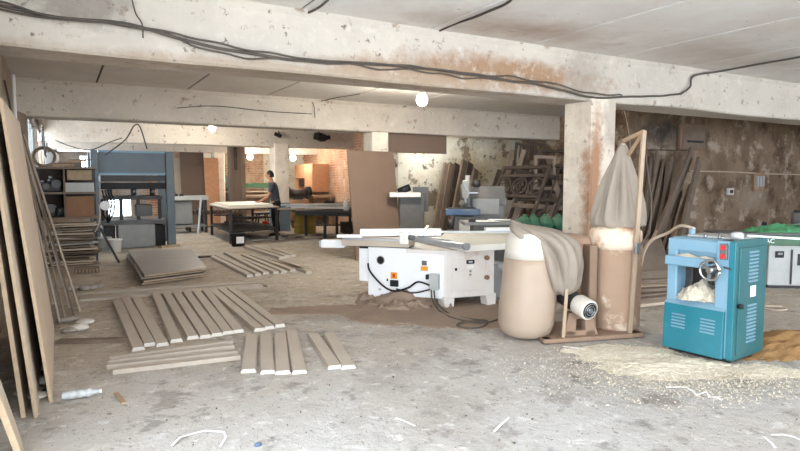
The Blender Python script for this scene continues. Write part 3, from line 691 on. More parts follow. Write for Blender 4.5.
# ================================================================ STACK OF PANELS ON THE FLOOR
zt = .16
c = [P(143,275,zt), P(205,267.5,zt), P(190,249,zt), P(127,251,zt)]
for k in range(4):
    z0 = .012+.041*k; th = .022; off = Vector(((-.02,.0,-.03,.02)[k], (.02,-.02,.01,-.03)[k], 0))
    cen = sum(c, Vector())/4; cen.z = 0
    sc = 1.0 if k == 3 else .99
    bt = [((q-cen)*sc+off) for q in c]
    t = thing('door_panel', ['bottom grey door panel of the stack on the floor','second door panel from the bottom of the floor stack','third door panel from the bottom, just under the top one of the floor stack','top grey door panel of the stack on the floor'][k], 'door panel', (cen.x,cen.y,z0), group='stacked door panels')
    mb = MB(); mb.hexa([(q.x,q.y,0) for q in bt],[(q.x,q.y,th) for q in bt]); mb.build('core','mdf_edge',t)
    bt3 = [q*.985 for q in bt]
    MB().hexa([(q.x,q.y,-.012 if k else -.001) for q in bt3],[(q.x,q.y,.001) for q in bt3]).build('gap_shade','wood_dark',t)  # dark slab standing in for the shaded gap below each panel
    bt2 = [q*1.004 for q in bt]
    MB().hexa([(q.x,q.y,th-.001) for q in bt2],[(q.x,q.y,th+.003) for q in bt2]).build('face','door_face',t)
for k in range(2):
    a0 = c[0].lerp(c[3],.2+.6*k); b0 = c[1].lerp(c[2],.2+.6*k); a0.z = b0.z = .006
    m0 = (a0+b0)*.5
    tag(MB().bar(a0-m0,b0-m0,.06,.011).build('stack_bearer','wood_dark',loc=m0),['nearer bearer strip under the stacked panels','farther bearer strip under the stacked panels'][k],'bearer')

# ================================================================ SLATS ON THE FLOOR
def slat(far, near, w, th, name, label, group, z0=0.0, m='slat', end='slat_end', zr=0, rebate=True):
    a = P(*far, z0); b = P(*near, z0); a.z = b.z = 0
    d = b-a; L = d.length; x = d.normalized(); y = Vector((0,0,1)).cross(x)
    cen = (a+b)*.5
    t = MB(); h = w/2
    prof = [(-h,0),(h,0),(h,th*.55),(h*.86,th*.55),(h*.86,th),(-h*.86,th),(-h*.86,th*.55),(-h,th*.55)] if rebate else [(-h,0),(h,0),(h,th),(-h,th)]
    rs_ = [[Vector((sx*L/2, p[0], p[1])) for p in prof] for sx in (-1,1)]
    vs = [[t.bm.verts.new(q) for q in r_] for r_ in rs_]; n = len(prof)
    for j in range(n): t.bm.faces.new((vs[0][j],vs[0][(j+1)%n],vs[1][(j+1)%n],vs[1][j]))
    for r_ in vs: f = t.bm.faces.new(r_); f.material_index = 1
    o = t.build(name, [m,end], loc=(cen.x,cen.y,z0), rz=math.atan2(d.y,d.x))
    return tag(o, label, 'slat', group)
g = 'long grey slats fanned on the floor'
# (far centre, near centre) in the photo frame, three bundles of a fan of twelve
fan = [((117,302.5),(138.5,351)),((125.5,299.5),(150,346.5)),((136,299.5),(162.5,346.5)),
       ((156,296),(176.5,342.5)),((166,294.5),(193,339.5)),((176,293.5),(205.5,338.5)),((186,292.5),(217,336.5)),((195.5,291.5),(228,334.5)),((205,290.5),(238.5,333)),
       ((211,290),(259.5,331.5)),((220,289),(269.5,329.5)),((229,288.5),(280,327.5))]
for i, (f_, n_) in enumerate(fan):
    z0 = .001
    slat(f_, n_, .108, .034, 'door_slat', '%s from the left in the fan of twelve long grey slats on the floor' % ORD[i], g)
g = 'short slats laid parallel in front'
for i, (f_, n_) in enumerate([((252,337),(248.5,373)),((265.5,337),(268,374)),((280,335.5),(283,374.5)),((291.5,331.5),(299.5,374)),((313,336),(335,369)),((329,335.5),(348.5,369))]):
    slat(f_, n_, .115, .03, 'short_slat', ['leftmost of the six short slats nearest the camera','second from left of the six short slats nearest the camera','third from left of the six short slats nearest the camera','fourth from left of the six short slats, longest and slightly raised','left slat of the right-hand pair of short slats nearest the camera','rightmost of the six short slats nearest the camera'][i], g)
g = 'rails lying crosswise'
for i, (f_, n_) in enumerate([((110,360.5),(232,343.5)),((108.5,364),(234,348)),((107,368.5),(237,354)),((113,373.5),(240,358.5))]):
    slat(f_, n_, .07, .034, 'door_rail', ['farthest of four rails lying crosswise before the slat fan','second farthest of four rails lying crosswise before the slat fan','second nearest of four rails lying crosswise before the slat fan','nearest of four rails lying crosswise before the slat fan'][i], g)
g = 'narrow slats on the floor beyond the panel stack'
far = [((213,258),(250,277)),((217,256.5),(258,276)),((226,254),(266,274.5)),((234,256),(276,274)),((243,256),(284,273)),((252,256.5),(293,271.5)),((262,258.5),(302,270.5)),((266,258),(309,273.5))]
for i, (f_, n_) in enumerate(far):
    slat(f_, n_, .1, .04, 'narrow_slat', '%s from the left of the narrow slats spread beyond the panel stack' % ORD[i], g)
for i, (f_, n_) in enumerate([((246,248),(282,259.5)),((253,247.5),(287,258)),((274,250),(293,257))]):
    slat(f_, n_, .12, .05, 'narrow_slat', ['left slat of the small far bundle before the work table','middle slat of the small far bundle before the work table','right slat of the small far bundle, shortest and darkest ended'][i], 'far bundle of slats')
slat((78,294),(258,283), .15, .02, 'long_plank', 'farther of two long thin planks lying in front of the panel stack', 'long thin planks', rebate=False)
slat((80,300.5),(262,287), .19, .028, 'long_plank', 'nearer of two long thin planks lying in front of the panel stack', 'long thin planks', rebate=False)
slat((229,289),(267,286.5), .09, .02, 'board_offcut', 'short brown offcut on the floor right of the slat fan', None, m='wood_old', end='wood_old', rebate=False)
slat((195,258),(212,257), .1, .03, 'board_offcut', 'short dark offcut on the floor right behind the panel stack', None, m='wood_dark', end='wood_dark', rebate=False)
slat((160,248),(178,246), .14, .04, 'board_offcut', 'short pale offcut on the floor at the foot of the press', None, m='mdf_edge', end='mdf_edge', rebate=False)
# ================================================================ WORK TABLE, MAN AND THINGS AROUND
TZ = .84
FL, FR, BL = P(231,244), P(277,240), P(212,235)
BR = BL+FR-FL
cen = (FL+FR+BL+BR)/4
t = thing('work_table', 'dark legged work table with a pale board top, the man beside it', 'table', (cen.x,cen.y,0))
legs = [q-cen for q in (FL,FR,BR,BL)]
def ex(q, k, s=1.0): return q*k
mb = MB(); mb.hexa([Vector((q.x*1.06,q.y*1.04,TZ-.05)) for q in legs],[Vector((q.x*1.06,q.y*1.04,TZ-.02)) for q in legs]); mb.build('frame_top','dark',t)
mb = MB(); tp = [Vector((q.x*1.10,q.y*1.06,0)) for q in legs]; mb.hexa([q+Vector((0,0,TZ-.02)) for q in tp],[q+Vector((0,0,TZ+.005)) for q in tp]); mb.build('table_top','mdf_pale',t)
for q in legs: MB().box((q.x,q.y,(TZ-.05)/2),(.06,.06,TZ-.05)).build('leg','dark',t)
for i in range(4): MB().bar(legs[i]+Vector((0,0,.28)),legs[(i+1)%4]+Vector((0,0,.28)),.04,.04).build('rail','dark',t)
mb = MB(); mb.hexa([q*.98+Vector((0,0,.30)) for q in legs],[q*.98+Vector((0,0,.32)) for q in legs]); mb.build('lower_shelf','wood_dark',t)
for k in range(3):
    tag(MB().hexa([q+Vector((.0,.0,0)) for q in [v*(.9-.04*k) for v in tp]],[v*(.9-.04*k)+Vector((0,0,.018)) for v in tp]).build('board_sheet',['cream','slat_end','cream'][k],loc=(cen.x+.03*k-.05,cen.y+.02*k,TZ+.006+.019*k)),['lowest pale sheet lying on the work table','middle pale sheet lying on the work table','top pale sheet lying on the work table'][k],'board')
rs = random.Random(9)
for k in range(9):
    u, v = rs.uniform(.15,.85), rs.uniform(.2,.8)
    q = (FL.lerp(FR,u)).lerp(BL.lerp(BR,u),v)
    L = rs.uniform(.4,.9)
    tag(MB().bar((-L/2,0,0),(L/2,.0,.0),rs.uniform(.06,.16),.03).build('scrap_piece',rs.choice(['wood_dark','dark','wood_old']),loc=(q.x,q.y,.335+.031*k),rz=rs.uniform(-.4,.4)),'dark wood scrap heaped on the lower shelf of the work table','scrap','scraps under the work table')
q = P(238,246)
t = thing('bucket', 'black bucket with a white label under the front of the work table', 'bucket', (q.x,q.y,0))
pl_ = MB().lathe([(.001,0),(.14,0),(.17,.3),(.18,.3),(.18,.27),(.16,.28),(.13,.03),(.001,.03)]).build('pail','black',t)
MB().box((.01,-.165,.15),(.17,.02,.15),(.12,0,0)).build('label_patch','paper',pl_)
q = P(266,239)
tag(MB().hexa([(-.45,-.25,0),(.4,-.3,0),(.45,.25,0),(-.4,.3,0)],[(-.45,-.25,.02),(.4,-.3,.02),(.45,.25,.05),(-.4,.3,.03)]).build('board_offcut','slat_end',loc=(q.x,q.y,.0)),'pale offcut lying on the floor under the right end of the work table','board')
tag(MB().sack((0,0,0),.1,.08,.09,3).build('red_rag','red',loc=(P(266,236).x,P(266,236).y,.32)),'small red rag on the lower shelf of the work table','rag')

# ---------------------------------------------------------------- man
def skin_mesh(name, pts, edges, m, parent=None, sub=2, root=0, faces_mat=None):
    me = bpy.data.meshes.new(name); me.from_pydata([p[0] for p in pts], edges, [])
    for q in (m if isinstance(m, list) else [m]): me.materials.append(M[q])
    o = bpy.data.objects.new(name, me); col.objects.link(o)
    if parent: o.parent = parent
    s = o.modifiers.new('skin','SKIN'); s.use_smooth_shade = True
    for i, p in enumerate(pts):
        r = p[1]; r = (r, r) if not isinstance(r, tuple) else r
        me.skin_vertices[0].data[i].radius = r
        me.skin_vertices[0].data[i].use_root = (i == root)
    q = o.modifiers.new('sub','SUBSURF'); q.levels = sub; q.render_levels = sub
    return o
pp = P(276.5,236)
t = thing('person', 'man in charcoal t-shirt and black trousers working at the table, facing left', 'person', (pp.x,pp.y,0), math.atan2(.42,-.9)-math.pi/2)
# local frame: +Y is where he faces, +X his right hand side
J = [((0,.0,.92),.125),((0,.02,1.05),.12),((0,.05,1.22),.14),((0,.08,1.36),.13),((0,.10,1.44),.06),((0,.125,1.50),.052),((0,.15,1.56),.075),((0,.155,1.63),.085),((0,.15,1.69),.06)]
E_ = [(i,i+1) for i in range(8)]
def chain(root, pts):
    prev = root
    for p in pts: J.append(p); E_.append((prev,len(J)-1)); prev = len(J)-1
    return prev
for s in (1,-1):
    h = chain(3,[((s*.17,.08,1.37),.068),((s*.22,.11,1.24),.05),((s*.23,.15,1.10),.043),((s*.2,.29,1.0),.037),((s*.17,.41,.93),.026),((s*.165,.46,.915),.034)])
    for k, (dx, L) in enumerate(((-.028,.07),(-.01,.085),(.009,.08),(.027,.062))):
        chain(h,[((s*.165+dx,.46+L*.55,.91),.011),((s*.165+dx*1.1,.46+L,.895),.009)])
    chain(h,[((s*.165-s*.045,.475,.905),.012),((s*.165-s*.05,.505,.898),.010)])
    chain(0,[((s*.095,0,.86),.105),((s*.10,.02,.68),.085),((s*.105,.03,.49),.062),((s*.11,.0,.3),.058),((s*.11,-.02,.1),.042),((s*.115,.0,.045),.045),((s*.125,.1,.035),.04),((s*.13,.17,.03),.03)])
skin_mesh('body',J,E_,'skin',t)
# head details
MB().ball((0,.165,1.63),.098,10,(.82,1.0,1.18)).build('head','skin',t)
MB().hexa([(-.018,.25,1.6),(.018,.25,1.6),(.012,.29,1.6),(-.012,.29,1.6)],[(-.008,.25,1.66),(.008,.25,1.66),(.005,.262,1.66),(-.005,.262,1.66)]).build('nose','skin',t)
for s in (1,-1):
    MB().ball((s*.032,.25,1.645),.011,6).build('eye','black',t); MB().ball((s*.083,.155,1.625),.026,6,(.4,.7,1.2)).build('ear','skin',t)
MB().bar((-.025,.252,1.572),(.025,.252,1.572),.012,.008).build('mouth','cardboard',t)
lp = []
for i in range(9):
    th = math.pi*(.02+.5*i/8*1.05)
    lp.append([Vector((.094*math.sin(th)*math.cos(a)*.92, .145+.106*math.sin(th)*math.sin(a), 1.645+.115*math.cos(th)-(.05*(i/8)**2 if math.sin(a) < .2 else -.0))) for a in [2*math.pi*j/20 for j in range(20)]])
MB().rings(lp).build('hair','hair',t)
SJ = [((0,.0,.84),(.19,.155)),((0,.02,1.03),(.165,.13)),((0,.05,1.2),(.18,.145)),((0,.08,1.35),(.165,.13)),((0,.095,1.43),.075)]
SE = [(0,1),(1,2),(2,3),(3,4)]
for s in (1,-1):
    n0 = len(SJ); SJ += [((s*.175,.08,1.375),.085),((s*.225,.11,1.23),.068),((s*.232,.125,1.17),.064)]; SE += [(3,n0),(n0,n0+1),(n0+1,n0+2)]
skin_mesh('t_shirt',SJ,SE,'shirt',t)
TJ = [((0,0,.93),(.175,.145)),((0,.015,1.0),(.175,.145))]; TE = [(0,1)]
for s in (1,-1):
    n0 = len(TJ); TJ += [((s*.1,0,.84),.125),((s*.105,.02,.66),.11),((s*.11,.03,.48),.095),((s*.115,0,.28),.085),((s*.115,-.02,.1),.075)]; TE += [(0,n0)]+[(n0+i,n0+i+1) for i in range(4)]
skin_mesh('trousers',TJ,TE,'trouser',t)
for s in (1,-1): MB().sack((s*.12,.06,0),.05,.14,.09,2).build('shoe','black',t)

# ---------------------------------------------------------------- second bench behind the tall board
Z2 = .74
f0, f1 = P(297,211,Z2), P(354,212.5,Z2); b1 = P(352,207,Z2); b0 = P(289,206.5,Z2)
ct = (f0+f1+b0+b1)/4; ct.z = 0
t = thing('assembly_bench', 'dark steel bench with frame parts on it, between far column and tall board', 'table', ct)
tp2 = [q-ct for q in (f0,f1,b1,b0)]
MB().hexa([Vector((q.x,q.y,Z2-.1)) for q in tp2],[Vector((q.x,q.y,Z2)) for q in tp2]).build('table_top','black',t)
for q in [P(306,237)-ct,P(325,239)-ct,P(337,235)-ct,P(350,237)-ct]: MB().box((q.x,q.y,(Z2-.1)/2),(.06,.06,Z2-.1)).build('leg','dark',t)
MB().bar(P(312,229,0)-ct+Vector((0,0,.12)),P(345,229,0)-ct+Vector((0,0,.12)),.05,.05).build('rail','dark',t)
rs = random.Random(3)
for k in range(12):
    u, v = rs.uniform(.05,.8), rs.uniform(.15,.85); q = f0.lerp(f1,u).lerp(b0.lerp(b1,u),v); L = rs.uniform(.5,1.3)
    tag(MB().bar((-L/2,0,0),(L/2,0,0),.07,.04).build('frame_piece',rs.choice(['slat_end','mdf_pale','wood_light','alu']),loc=(q.x,q.y,Z2+.022+.012*k),rz=rs.uniform(-.9,.2),bevel=.004),'pale frame strip heaped on the dark steel bench','strip','frame strips on the dark bench')
q = f0.lerp(f1,.88).lerp(b0.lerp(b1,.88),.3)
t = thing('glue_bottle','white glue bottle standing at the right end of the dark steel bench','bottle',(q.x,q.y,Z2))
MB().lathe([(.001,0),(.06,0),(.065,.02),(.065,.2),(.03,.26),(.02,.27),(.001,.27)]).build('body','plastic_white',t); MB().cyl((0,0,.27),(0,0,.33),.018).build('nozzle','plastic_white',t)
q = f0.lerp(f1,.62).lerp(b0.lerp(b1,.62),.5)
t = thing('hand_tool','black hand power tool lying on the middle of the dark steel bench','tool',(q.x,q.y,Z2+.12),.5)
MB().cyl((-.16,0,.05),(.16,0,.05),.05).build('motor_body','black',t); MB().bar((.1,0,.05),(.2,.02,.16),.05,.05).build('handle','grey_dark',t)
q = P(305,233)
t = thing('steel_drum','olive yellow drum standing under the left end of the dark steel bench','drum',(q.x,q.y,0))
MB().lathe([(.001,0),(.3,0),(.31,.02),(.3,.2),(.315,.215),(.3,.23),(.3,.42),(.315,.435),(.3,.45),(.3,.6),(.31,.62),(.001,.6)]).build('drum_body','yellow_drum',t); MB().cyl((.15,0,.6),(.15,0,.63),.04).build('bung','dark',t)
q = P(347,233)
tag(MB().box((0,0,.16),(.45,.4,.32)).build('floor_box','wood_dark',loc=(q.x+.1,q.y,0),bevel=.01),'dark box on the floor at the right end of the dark steel bench','box')
q = P(308,236); 
for k in range(4): tag(MB().bar((-.5,0,0),(.5,.1*k-.1,0),.12,.04).build('floor_board',['plank_grey','mdf_pale','wood_old','mdf'][k],loc=(q.x-.2+.12*k,q.y-.2*k,.022+.0*k),rz=-.35+.1*k),['farthest board offcut on the floor below the steel drum','second board offcut on the floor below the steel drum','third board offcut on the floor below the steel drum','nearest board offcut on the floor below the steel drum'][k],'board')

# ================================================================ REAR ROOM
def rearboard(px0, px1, y0, y1, Y, label, m='mdf_orange', lean=.35):
    a = PY(px0,y1,Y); b = PY(px1,y0,Y)
    w = b.x-a.x; h = b.z
    mb = MB(); mb.hexa([(-w/2,-lean,0),(w/2,-lean,0),(w/2,-lean+.03,0),(-w/2,-lean+.03,0)],[(-w/2,0,h),(w/2,0,h),(w/2,.03,h),(-w/2,.03,h)])
    return tag(mb.build('particle_board',[m],loc=((a.x+b.x)/2,Y,0)),label,'board','boards leaning in the rear room')
rearboard(181,203,150,205,20.9,'wide orange-brown board leaning left in the rear room behind the press','mdf_brown')
rearboard(175,181,158,205,21.2,'narrow brown board at far left in the rear room beside the press post','mdf')
rearboard(205,218,158,200,20.1,'orange board leaning in the rear room, right of the wide one','mdf_orange',.2)
a = PY(206,200,21.5); struct(column('column_5', a.x-.12, a.x+.14, 21.2, 21.6, ZB+.3, seed=2))
p0, p1 = PY(217,168,21.6), PY(228,182,21.6)
t = thing('stair_plank','dark diagonal board propped against the brick back wall left of the post','board',(p0.x,21.6,0))
MB().bar((-.3,0,p0.z),(p1.x-p0.x+.25,0,p1.z-.35),.06,.4).build('board','grey_dark',t); MB().bar((p1.x-p0.x+.2,0,0),(p1.x-p0.x+.2,0,p1.z-.3),.06,.06).build('leg','wood_old',t)
# wooden post with brace in the rear room
p = P(236,234)
t = thing('timber_post','thick old timber post rising to the rear beam behind the work table','post',(PY(235,200,18.5).x,18.5,0))
MB().box((0,0,1.35),(.34,.3,2.7)).build('post','wood_old',t,bevel=.02); MB().box((.25,.05,1.35),(.16,.2,2.7)).build('side_plank','plank_grey',t,bevel=.01); MB().box((0,-.16,2.2),(.1,.04,.8)).build('batten','wood_dark',t)
# grey bench machine left rear
p = PY(186,215,17.5)
t = thing('edge_machine','low grey bench machine with round holes behind the press','machine',(p.x,17.5,0))
h = PY(186,196,17.5).z
MB().box((0,.3,h-.06),(1.25,.7,.12)).build('table_top','grey_light',t,bevel=.01); MB().box((-.2,.35,h*.55),(.8,.5,h*.62)).build('cabinet','grey_paint',t,bevel=.02)
for k in (-.4,-.25,-.1): MB().cyl((k,-.03,h+.02),(k,.1,h+.02),.05).build('knob','dark',t)
for x in (-.55,.55):
    for y in (.05,.6): MB().box((x,y,(h-.1)/2),(.07,.07,h-.1)).build('leg','dark',t)
MB().box((0,.3,.2),(1.1,.6,.05)).build('lower_shelf','grey_paint',t)
MB().bar((.42,-.05,h),(.25,-.35,0),.05,.05).build('brace','alu',t)
# timber heap in front of the rear room
rs = random.Random(12)
p = PY(216,205,18.0); hb = p.z
t = thing('trestle_bench','low rough bench carrying a timber heap behind the work table','bench',(p.x,18.0,0))
MB().box((0,.3,hb-.25),(1.7,.6,.06)).build('bench_top','wood_old',t)
for x in (-.75,.75):
    for y in (.08,.52): MB().box((x,y,(hb-.28)/2),(.07,.07,hb-.28)).build('leg','wood_dark',t)
for k in range(14):
    tag(MB().bar((0,-.35,0),(0,.35,rs.uniform(0,.05)),.08,.07).build('turned_blank',rs.choice(['wood_old','plank_grey','wood_mid']),loc=(p.x-.72+.11*k,18.3,hb-.185),bevel=.015),'short timber blank lying in the heap on the rough rear bench','timber','timber blanks on the rear bench')
# shelf + bench under brick wall behind the man
p = PY(256,180,20.9)
t = thing('green_bench','long dark green shelf bench against the brick back wall behind the man','bench',(p.x,20.9,0))
z1 = PY(256,185.5,20.9).z
MB().box((0,.4,z1),(2.0,.5,.16)).build('shelf_top','green',t); MB().box((0,.4,z1-.22),(1.9,.45,.05)).build('lower_board','mdf_pale',t)
for x in (-.9,.9): MB().box((x,.4,z1/2),(.07,.4,z1)).build('leg','wood_old',t)
for k in range(7):
    tag(MB().bar((-.5,0,0),(.5,0,rs.uniform(-.02,.02)),.12,.05).build('timber_piece',rs.choice(['mdf_pale','wood_light','mdf_orange']),loc=(p.x-.4+rs.uniform(0,.8),20.5+.06*k,.03+.055*k),rz=rs.uniform(-.2,.2)),'pale timber piece piled on the floor under the green bench','timber','timber under the green bench')
p = PY(262,197,19.6)
t = thing('low_bench','pale low bench with planed boards behind the man','bench',(p.x,19.6,0))
MB().box((0,.3,p.z),(1.5,.6,.06)).build('top','wood_light',t)
for x in (-.65,.65):
    for y in (.06,.54): MB().box((x,y,p.z/2),(.07,.07,p.z)).build('leg','wood_mid',t)
MB().bar((-.65,.3,.25),(.65,.3,.25),.05,.05).build('rail','wood_mid',t)
tag(MB().bar((-.6,0,0),(.5,.2,.0),.2,.04).build('planed_board','mdf_pale',loc=(p.x,19.9,p.z+.052)),'planed board lying on the pale low bench behind the man','board')
q = P(264,228)
t = thing('stool','dark low stool behind the work table, left of the man','stool',(PY(262,215,17.6).x,17.6,0))
MB().box((0,0,.5),(.4,.35,.06)).build('seat','dark',t,bevel=.02)
for x in (-.15,.15):
    for y in (-.13,.13): MB().bar((x*.8,y*.8,.48),(x*1.3,y*1.3,0),.035,.035).build('leg','dark',t)
# hung cabinet on orange wall
def onwall(px, py, off=.0):
    # point on the inner wall plane
    r = ray(px,py); # plane of the rear stretch: 5.6*(x-7.95) - .35*(y-16.6) = 0
    tt = (5.6*7.95-.35*16.6)/(r.x*5.6-r.y*.35)
    return Vector((r.x*tt-off, r.y*tt, CH+r.z*tt))
a = onwall(322,178); 
t = thing('wall_cabinet','orange-brown wall cabinet with a dark open bay on the far orange wall','cabinet',(a.x,a.y,a.z),math.atan2(5.6,.35))
# local x along wall (towards the rear), local +y out into the room (-X)
hh = onwall(322,163).z-onwall(322,190).z
MB().box((-.3,.3,0),(.9,.6,hh)).build('side_cabinet','mdf_orange',t,bevel=.01)
mb = MB(); mb.box((.75,.3,hh*.25),(1.2,.6,hh*.5)); mb.box((.75,.3,-hh*.48),(1.2,.6,.04)); mb.box((1.33,.3,-.1),(.04,.6,hh*.8)); mb.box((.75,.02,-.1),(1.2,.03,hh*.8)); mb.build('open_bay','mdf_orange',t)
MB().box((.75,.3,-hh*.2),(.9,.4,hh*.25)).build('stored_box','wood_dark',t)
a = onwall(322,205)
t = thing('wall_bench','brown workbench below the wall cabinet in the far room','bench',(a.x,a.y,0),math.atan2(5.6,.35))
zb_ = .95
MB().box((-.2,.5,zb_),(2.4,.9,.08)).build('bench_top','wood_mid',t)
for x in (-1.25,.85):
    for y in (.12,.88): MB().box((x,y,zb_/2-.02),(.1,.1,zb_-.04)).build('leg','wood_mid',t)
MB().box((0,.5,.3),(2.0,.8,.05)).build('lower_shelf','wood_mid',t)
a = onwall(342,215,.9)
t = thing('wooden_barrel','brown barrel beside the wall bench in the far room','barrel',(a.x-.55,a.y,0))
MB().lathe([(.001,0),(.26,0),(.32,.3),(.32,.55),(.27,.88),(.25,.88),(.25,.84),(.001,.84)]).build('staves','cardboard',t); MB().lathe([(.3,.18),(.318,.18),(.322,.24),(.304,.24)]).build('hoop','dark',t)
p = PD(298,197,19.6)
t = thing('grinder','dark bench grinder on a stand in the far room right of the far column','machine',(p.x,p.y,0))
MB().cyl((-.3,0,p.z+.12),(.3,0,p.z+.12),.14).build('motor','dark',t)
for s in (-1,1): MB().cyl((s*.3,0,p.z+.14),(s*.42,0,p.z+.14),.2).build('wheel_guard','black',t)
MB().hexa([(-.2,-.2,0),(.2,-.2,0),(.2,.2,0),(-.2,.2,0)],[(-.12,-.12,p.z),(.12,-.12,p.z),(.12,.12,p.z),(-.12,.12,p.z)]).build('stand','grey_dark',t)
MB().box((0,0,p.z),(.9,.4,.05)).build('stand_top','dark',t)
# debris strips on the far floor
rs = random.Random(21)
for k in range(16):
    p = P(rs.uniform(178,232),rs.uniform(221,232)); L = rs.uniform(.3,.9)
    tag(MB().bar((-L/2,0,0),(L/2,0,.0),.05,.02).build('lath_scrap',rs.choice(['wood_dark','slat_end','plank_grey']),loc=(p.x,p.y,.012+.0012*k),rz=rs.uniform(-.5,.5)),'lath scrap strewn on the far floor behind the panel stack','scrap','lath scraps on the far floor')
# ================================================================ TALL BOARD
bl, br = Vector((4.78,10.0,0)), Vector((5.80,10.05,0))
tl, tr = PY(347,150,10.75), PY(393.5,152,10.88)
nrm = (br-bl).cross(tl-bl).normalized(); nrm = nrm if nrm.y > 0 else -nrm
c_ = (bl+br)*.5
tag(MB().hexa([bl-c_,br-c_,br-c_+nrm*.03,bl-c_+nrm*.03],[tl-c_,tr-c_,tr-c_+nrm*.03,tl-c_+nrm*.03]).build('tall_board','mdf_brown',loc=c_),'tall brown board standing against the middle column behind the saw','board')
# ================================================================ SLIDING TABLE SAW
A_, C_, D_ = P(368,302), P(446,309), P(494,305); E_2 = Vector((4.75,6.75,0)); F_ = Vector((3.95,7.25,0))
O_ = (A_+C_+D_+E_2+F_)/5; O_.z = 0
ZS = .685
t = saw = thing('panel_saw', 'white sliding table saw with cream cast table and brown sawdust round its base', 'table saw', O_)
def L_(p): return Vector(p)-O_
pa, pc, pd, pe, pf = [L_(q) for q in (A_, C_, D_, E_2, F_)]
mid = pa.lerp(pc,.5)
MB().hexa([q+Vector((0,0,z)) for q,z in ((pa,.0),(mid,.06),(pe,.06),(pf,.0))],[q+Vector((0,0,ZS)) for q in (pa,mid,pe,pf)]).build('side_body','white',t,bevel=.012)
MB().hexa([q+Vector((0,0,.12)) for q in (mid,pc,pd,pe)],[q+Vector((0,0,ZS)) for q in (mid,pc,pd,pe)]).build('main_body','white_dusty',t,bevel=.012)
def hit(px, py, p, n):
    r = ray(px,py); n = Vector(n); tt = n.dot(Vector(p)-Vector((0,0,CH)))/n.dot(r); return Vector((0,0,CH))+r*tt
nAC = (C_-A_).cross(Vector((0,0,1))).normalized(); nAC = nAC if nAC.x < 0 else -nAC
nCD = (D_-C_).cross(Vector((0,0,1))).normalized(); nCD = nCD if nCD.y < 0 else -nCD
def on(face, px, py, off=0.0):
    n, p = (nAC, A_) if face == 'L' else (nCD, C_)
    return hit(px,py,p,n)+n*off-O_
def plate(face, px0, py0, px1, py1, th, name, m, off=0, mi=0, lab=None, par=None):
    a = on(face,px0,py0); b = on(face,px1,py1); n = nAC if face == 'L' else nCD
    q = (a+b)*.5+n*(off+th/2-.002); x = (C_-A_ if face == 'L' else D_-C_).normalized()
    rot = Matrix((x, n, Vector((0,0,1)))).transposed()
    w = abs((b-a).dot(x)); h = abs(b.z-a.z)
    o = MB().box(q,(w,th,h),rot).build(name,m,par or saw,bevel=min(.006,th*.3))
    if lab: o['label'] = lab
    return o
# white skin panel over the left face so that the dusty end face stays a face of its own
sp = plate('L',372,251,444,299,.008,'side_panel','white')
q = on('L',381,260,.006); MB().cyl(q, q+nAC*.01, .047, n=28).build('round_port','black',sp)
q = on('L',381,260,.012); n_ = nAC
MB().tube([q+(C_-A_).normalized()*.05*math.cos(a)+Vector((0,0,.05*math.sin(a))) for a in [2*math.pi*i/28 for i in range(29)]],.006,6).build('port_ring','grey_light',sp)
ws = plate('L',391,272,397.5,279,.006,'warning_sticker','yellow',.008,par=sp); plate('L',393,273.5,395.5,277.5,.003,'sticker_mark','red',.013,par=sp)
plate('L',391,279.5,399,286.5,.03,'switch_plate','black',.008,par=sp)
plate('L',422,260.5,427,265.5,.004,'instruction_sticker','grey_dark',.008,par=sp); plate('L',421,266,428,271,.004,'warning_sticker','yellow',.008,par=sp)
plate('L',431,273,440,289,.07,'socket_box','grey_light',.008)
plate('L',427,274,429.5,279,.05,'cable_gland','black',.008)
plate('L',379,288,381.5,290.5,.01,'bolt','grey_light',.008,par=sp); plate('L',387,278.5,388.5,281,.01,'bolt','black',.008,par=sp)
# right face: access door, handles, marks
ad = plate('R',451,256,488,289,.012,'access_door','white_dusty')
plate('R',466,260,474,263.5,.006,'name_plate','black',.011,par=ad); plate('R',468,261,472,262.5,.003,'plate_mark','grey_light',.016,par=ad)
plate('R',466.5,265,473,268,.004,'paper_label','cream',.011,par=ad)
for y in (271,274.5): plate('R',469,y-1,471,y+1,.008,'screw_knob','grey_paint',.011,par=ad)
plate('R',454.5,268,456.5,270.5,.012,'screw_knob','black',.011,par=ad)
for y in (257.5,277): 
    q = on('R',486,y,.01); MB().cyl(q,q+nCD*.03,.028).build('door_knob','cardboard',ad)
plate('R',485.2,260,487,275,.012,'door_handle','white_dusty',.008,par=ad)
for px in (449,491):
    q = on('R',px,305,-.05); MB().hexa([(q.x-.06,q.y-.05,0),(q.x+.06,q.y-.05,0),(q.x+.06,q.y+.08,0),(q.x-.06,q.y+.08,0)],[(q.x-.08,q.y-.04,.14),(q.x+.08,q.y-.04,.14),(q.x+.08,q.y+.09,.14),(q.x-.08,q.y+.09,.14)]).build('foot','white_dusty',t,bevel=.005)
# narrow cover at the left end
q = pa+(pa-pc).normalized()*.075-nAC*.1
MB().box((q.x,q.y,.46),(.13,.14,.42),Matrix(((C_-A_).normalized(),nAC,Vector((0,0,1)))).transposed()).build('side_cover','white',t,bevel=.012)
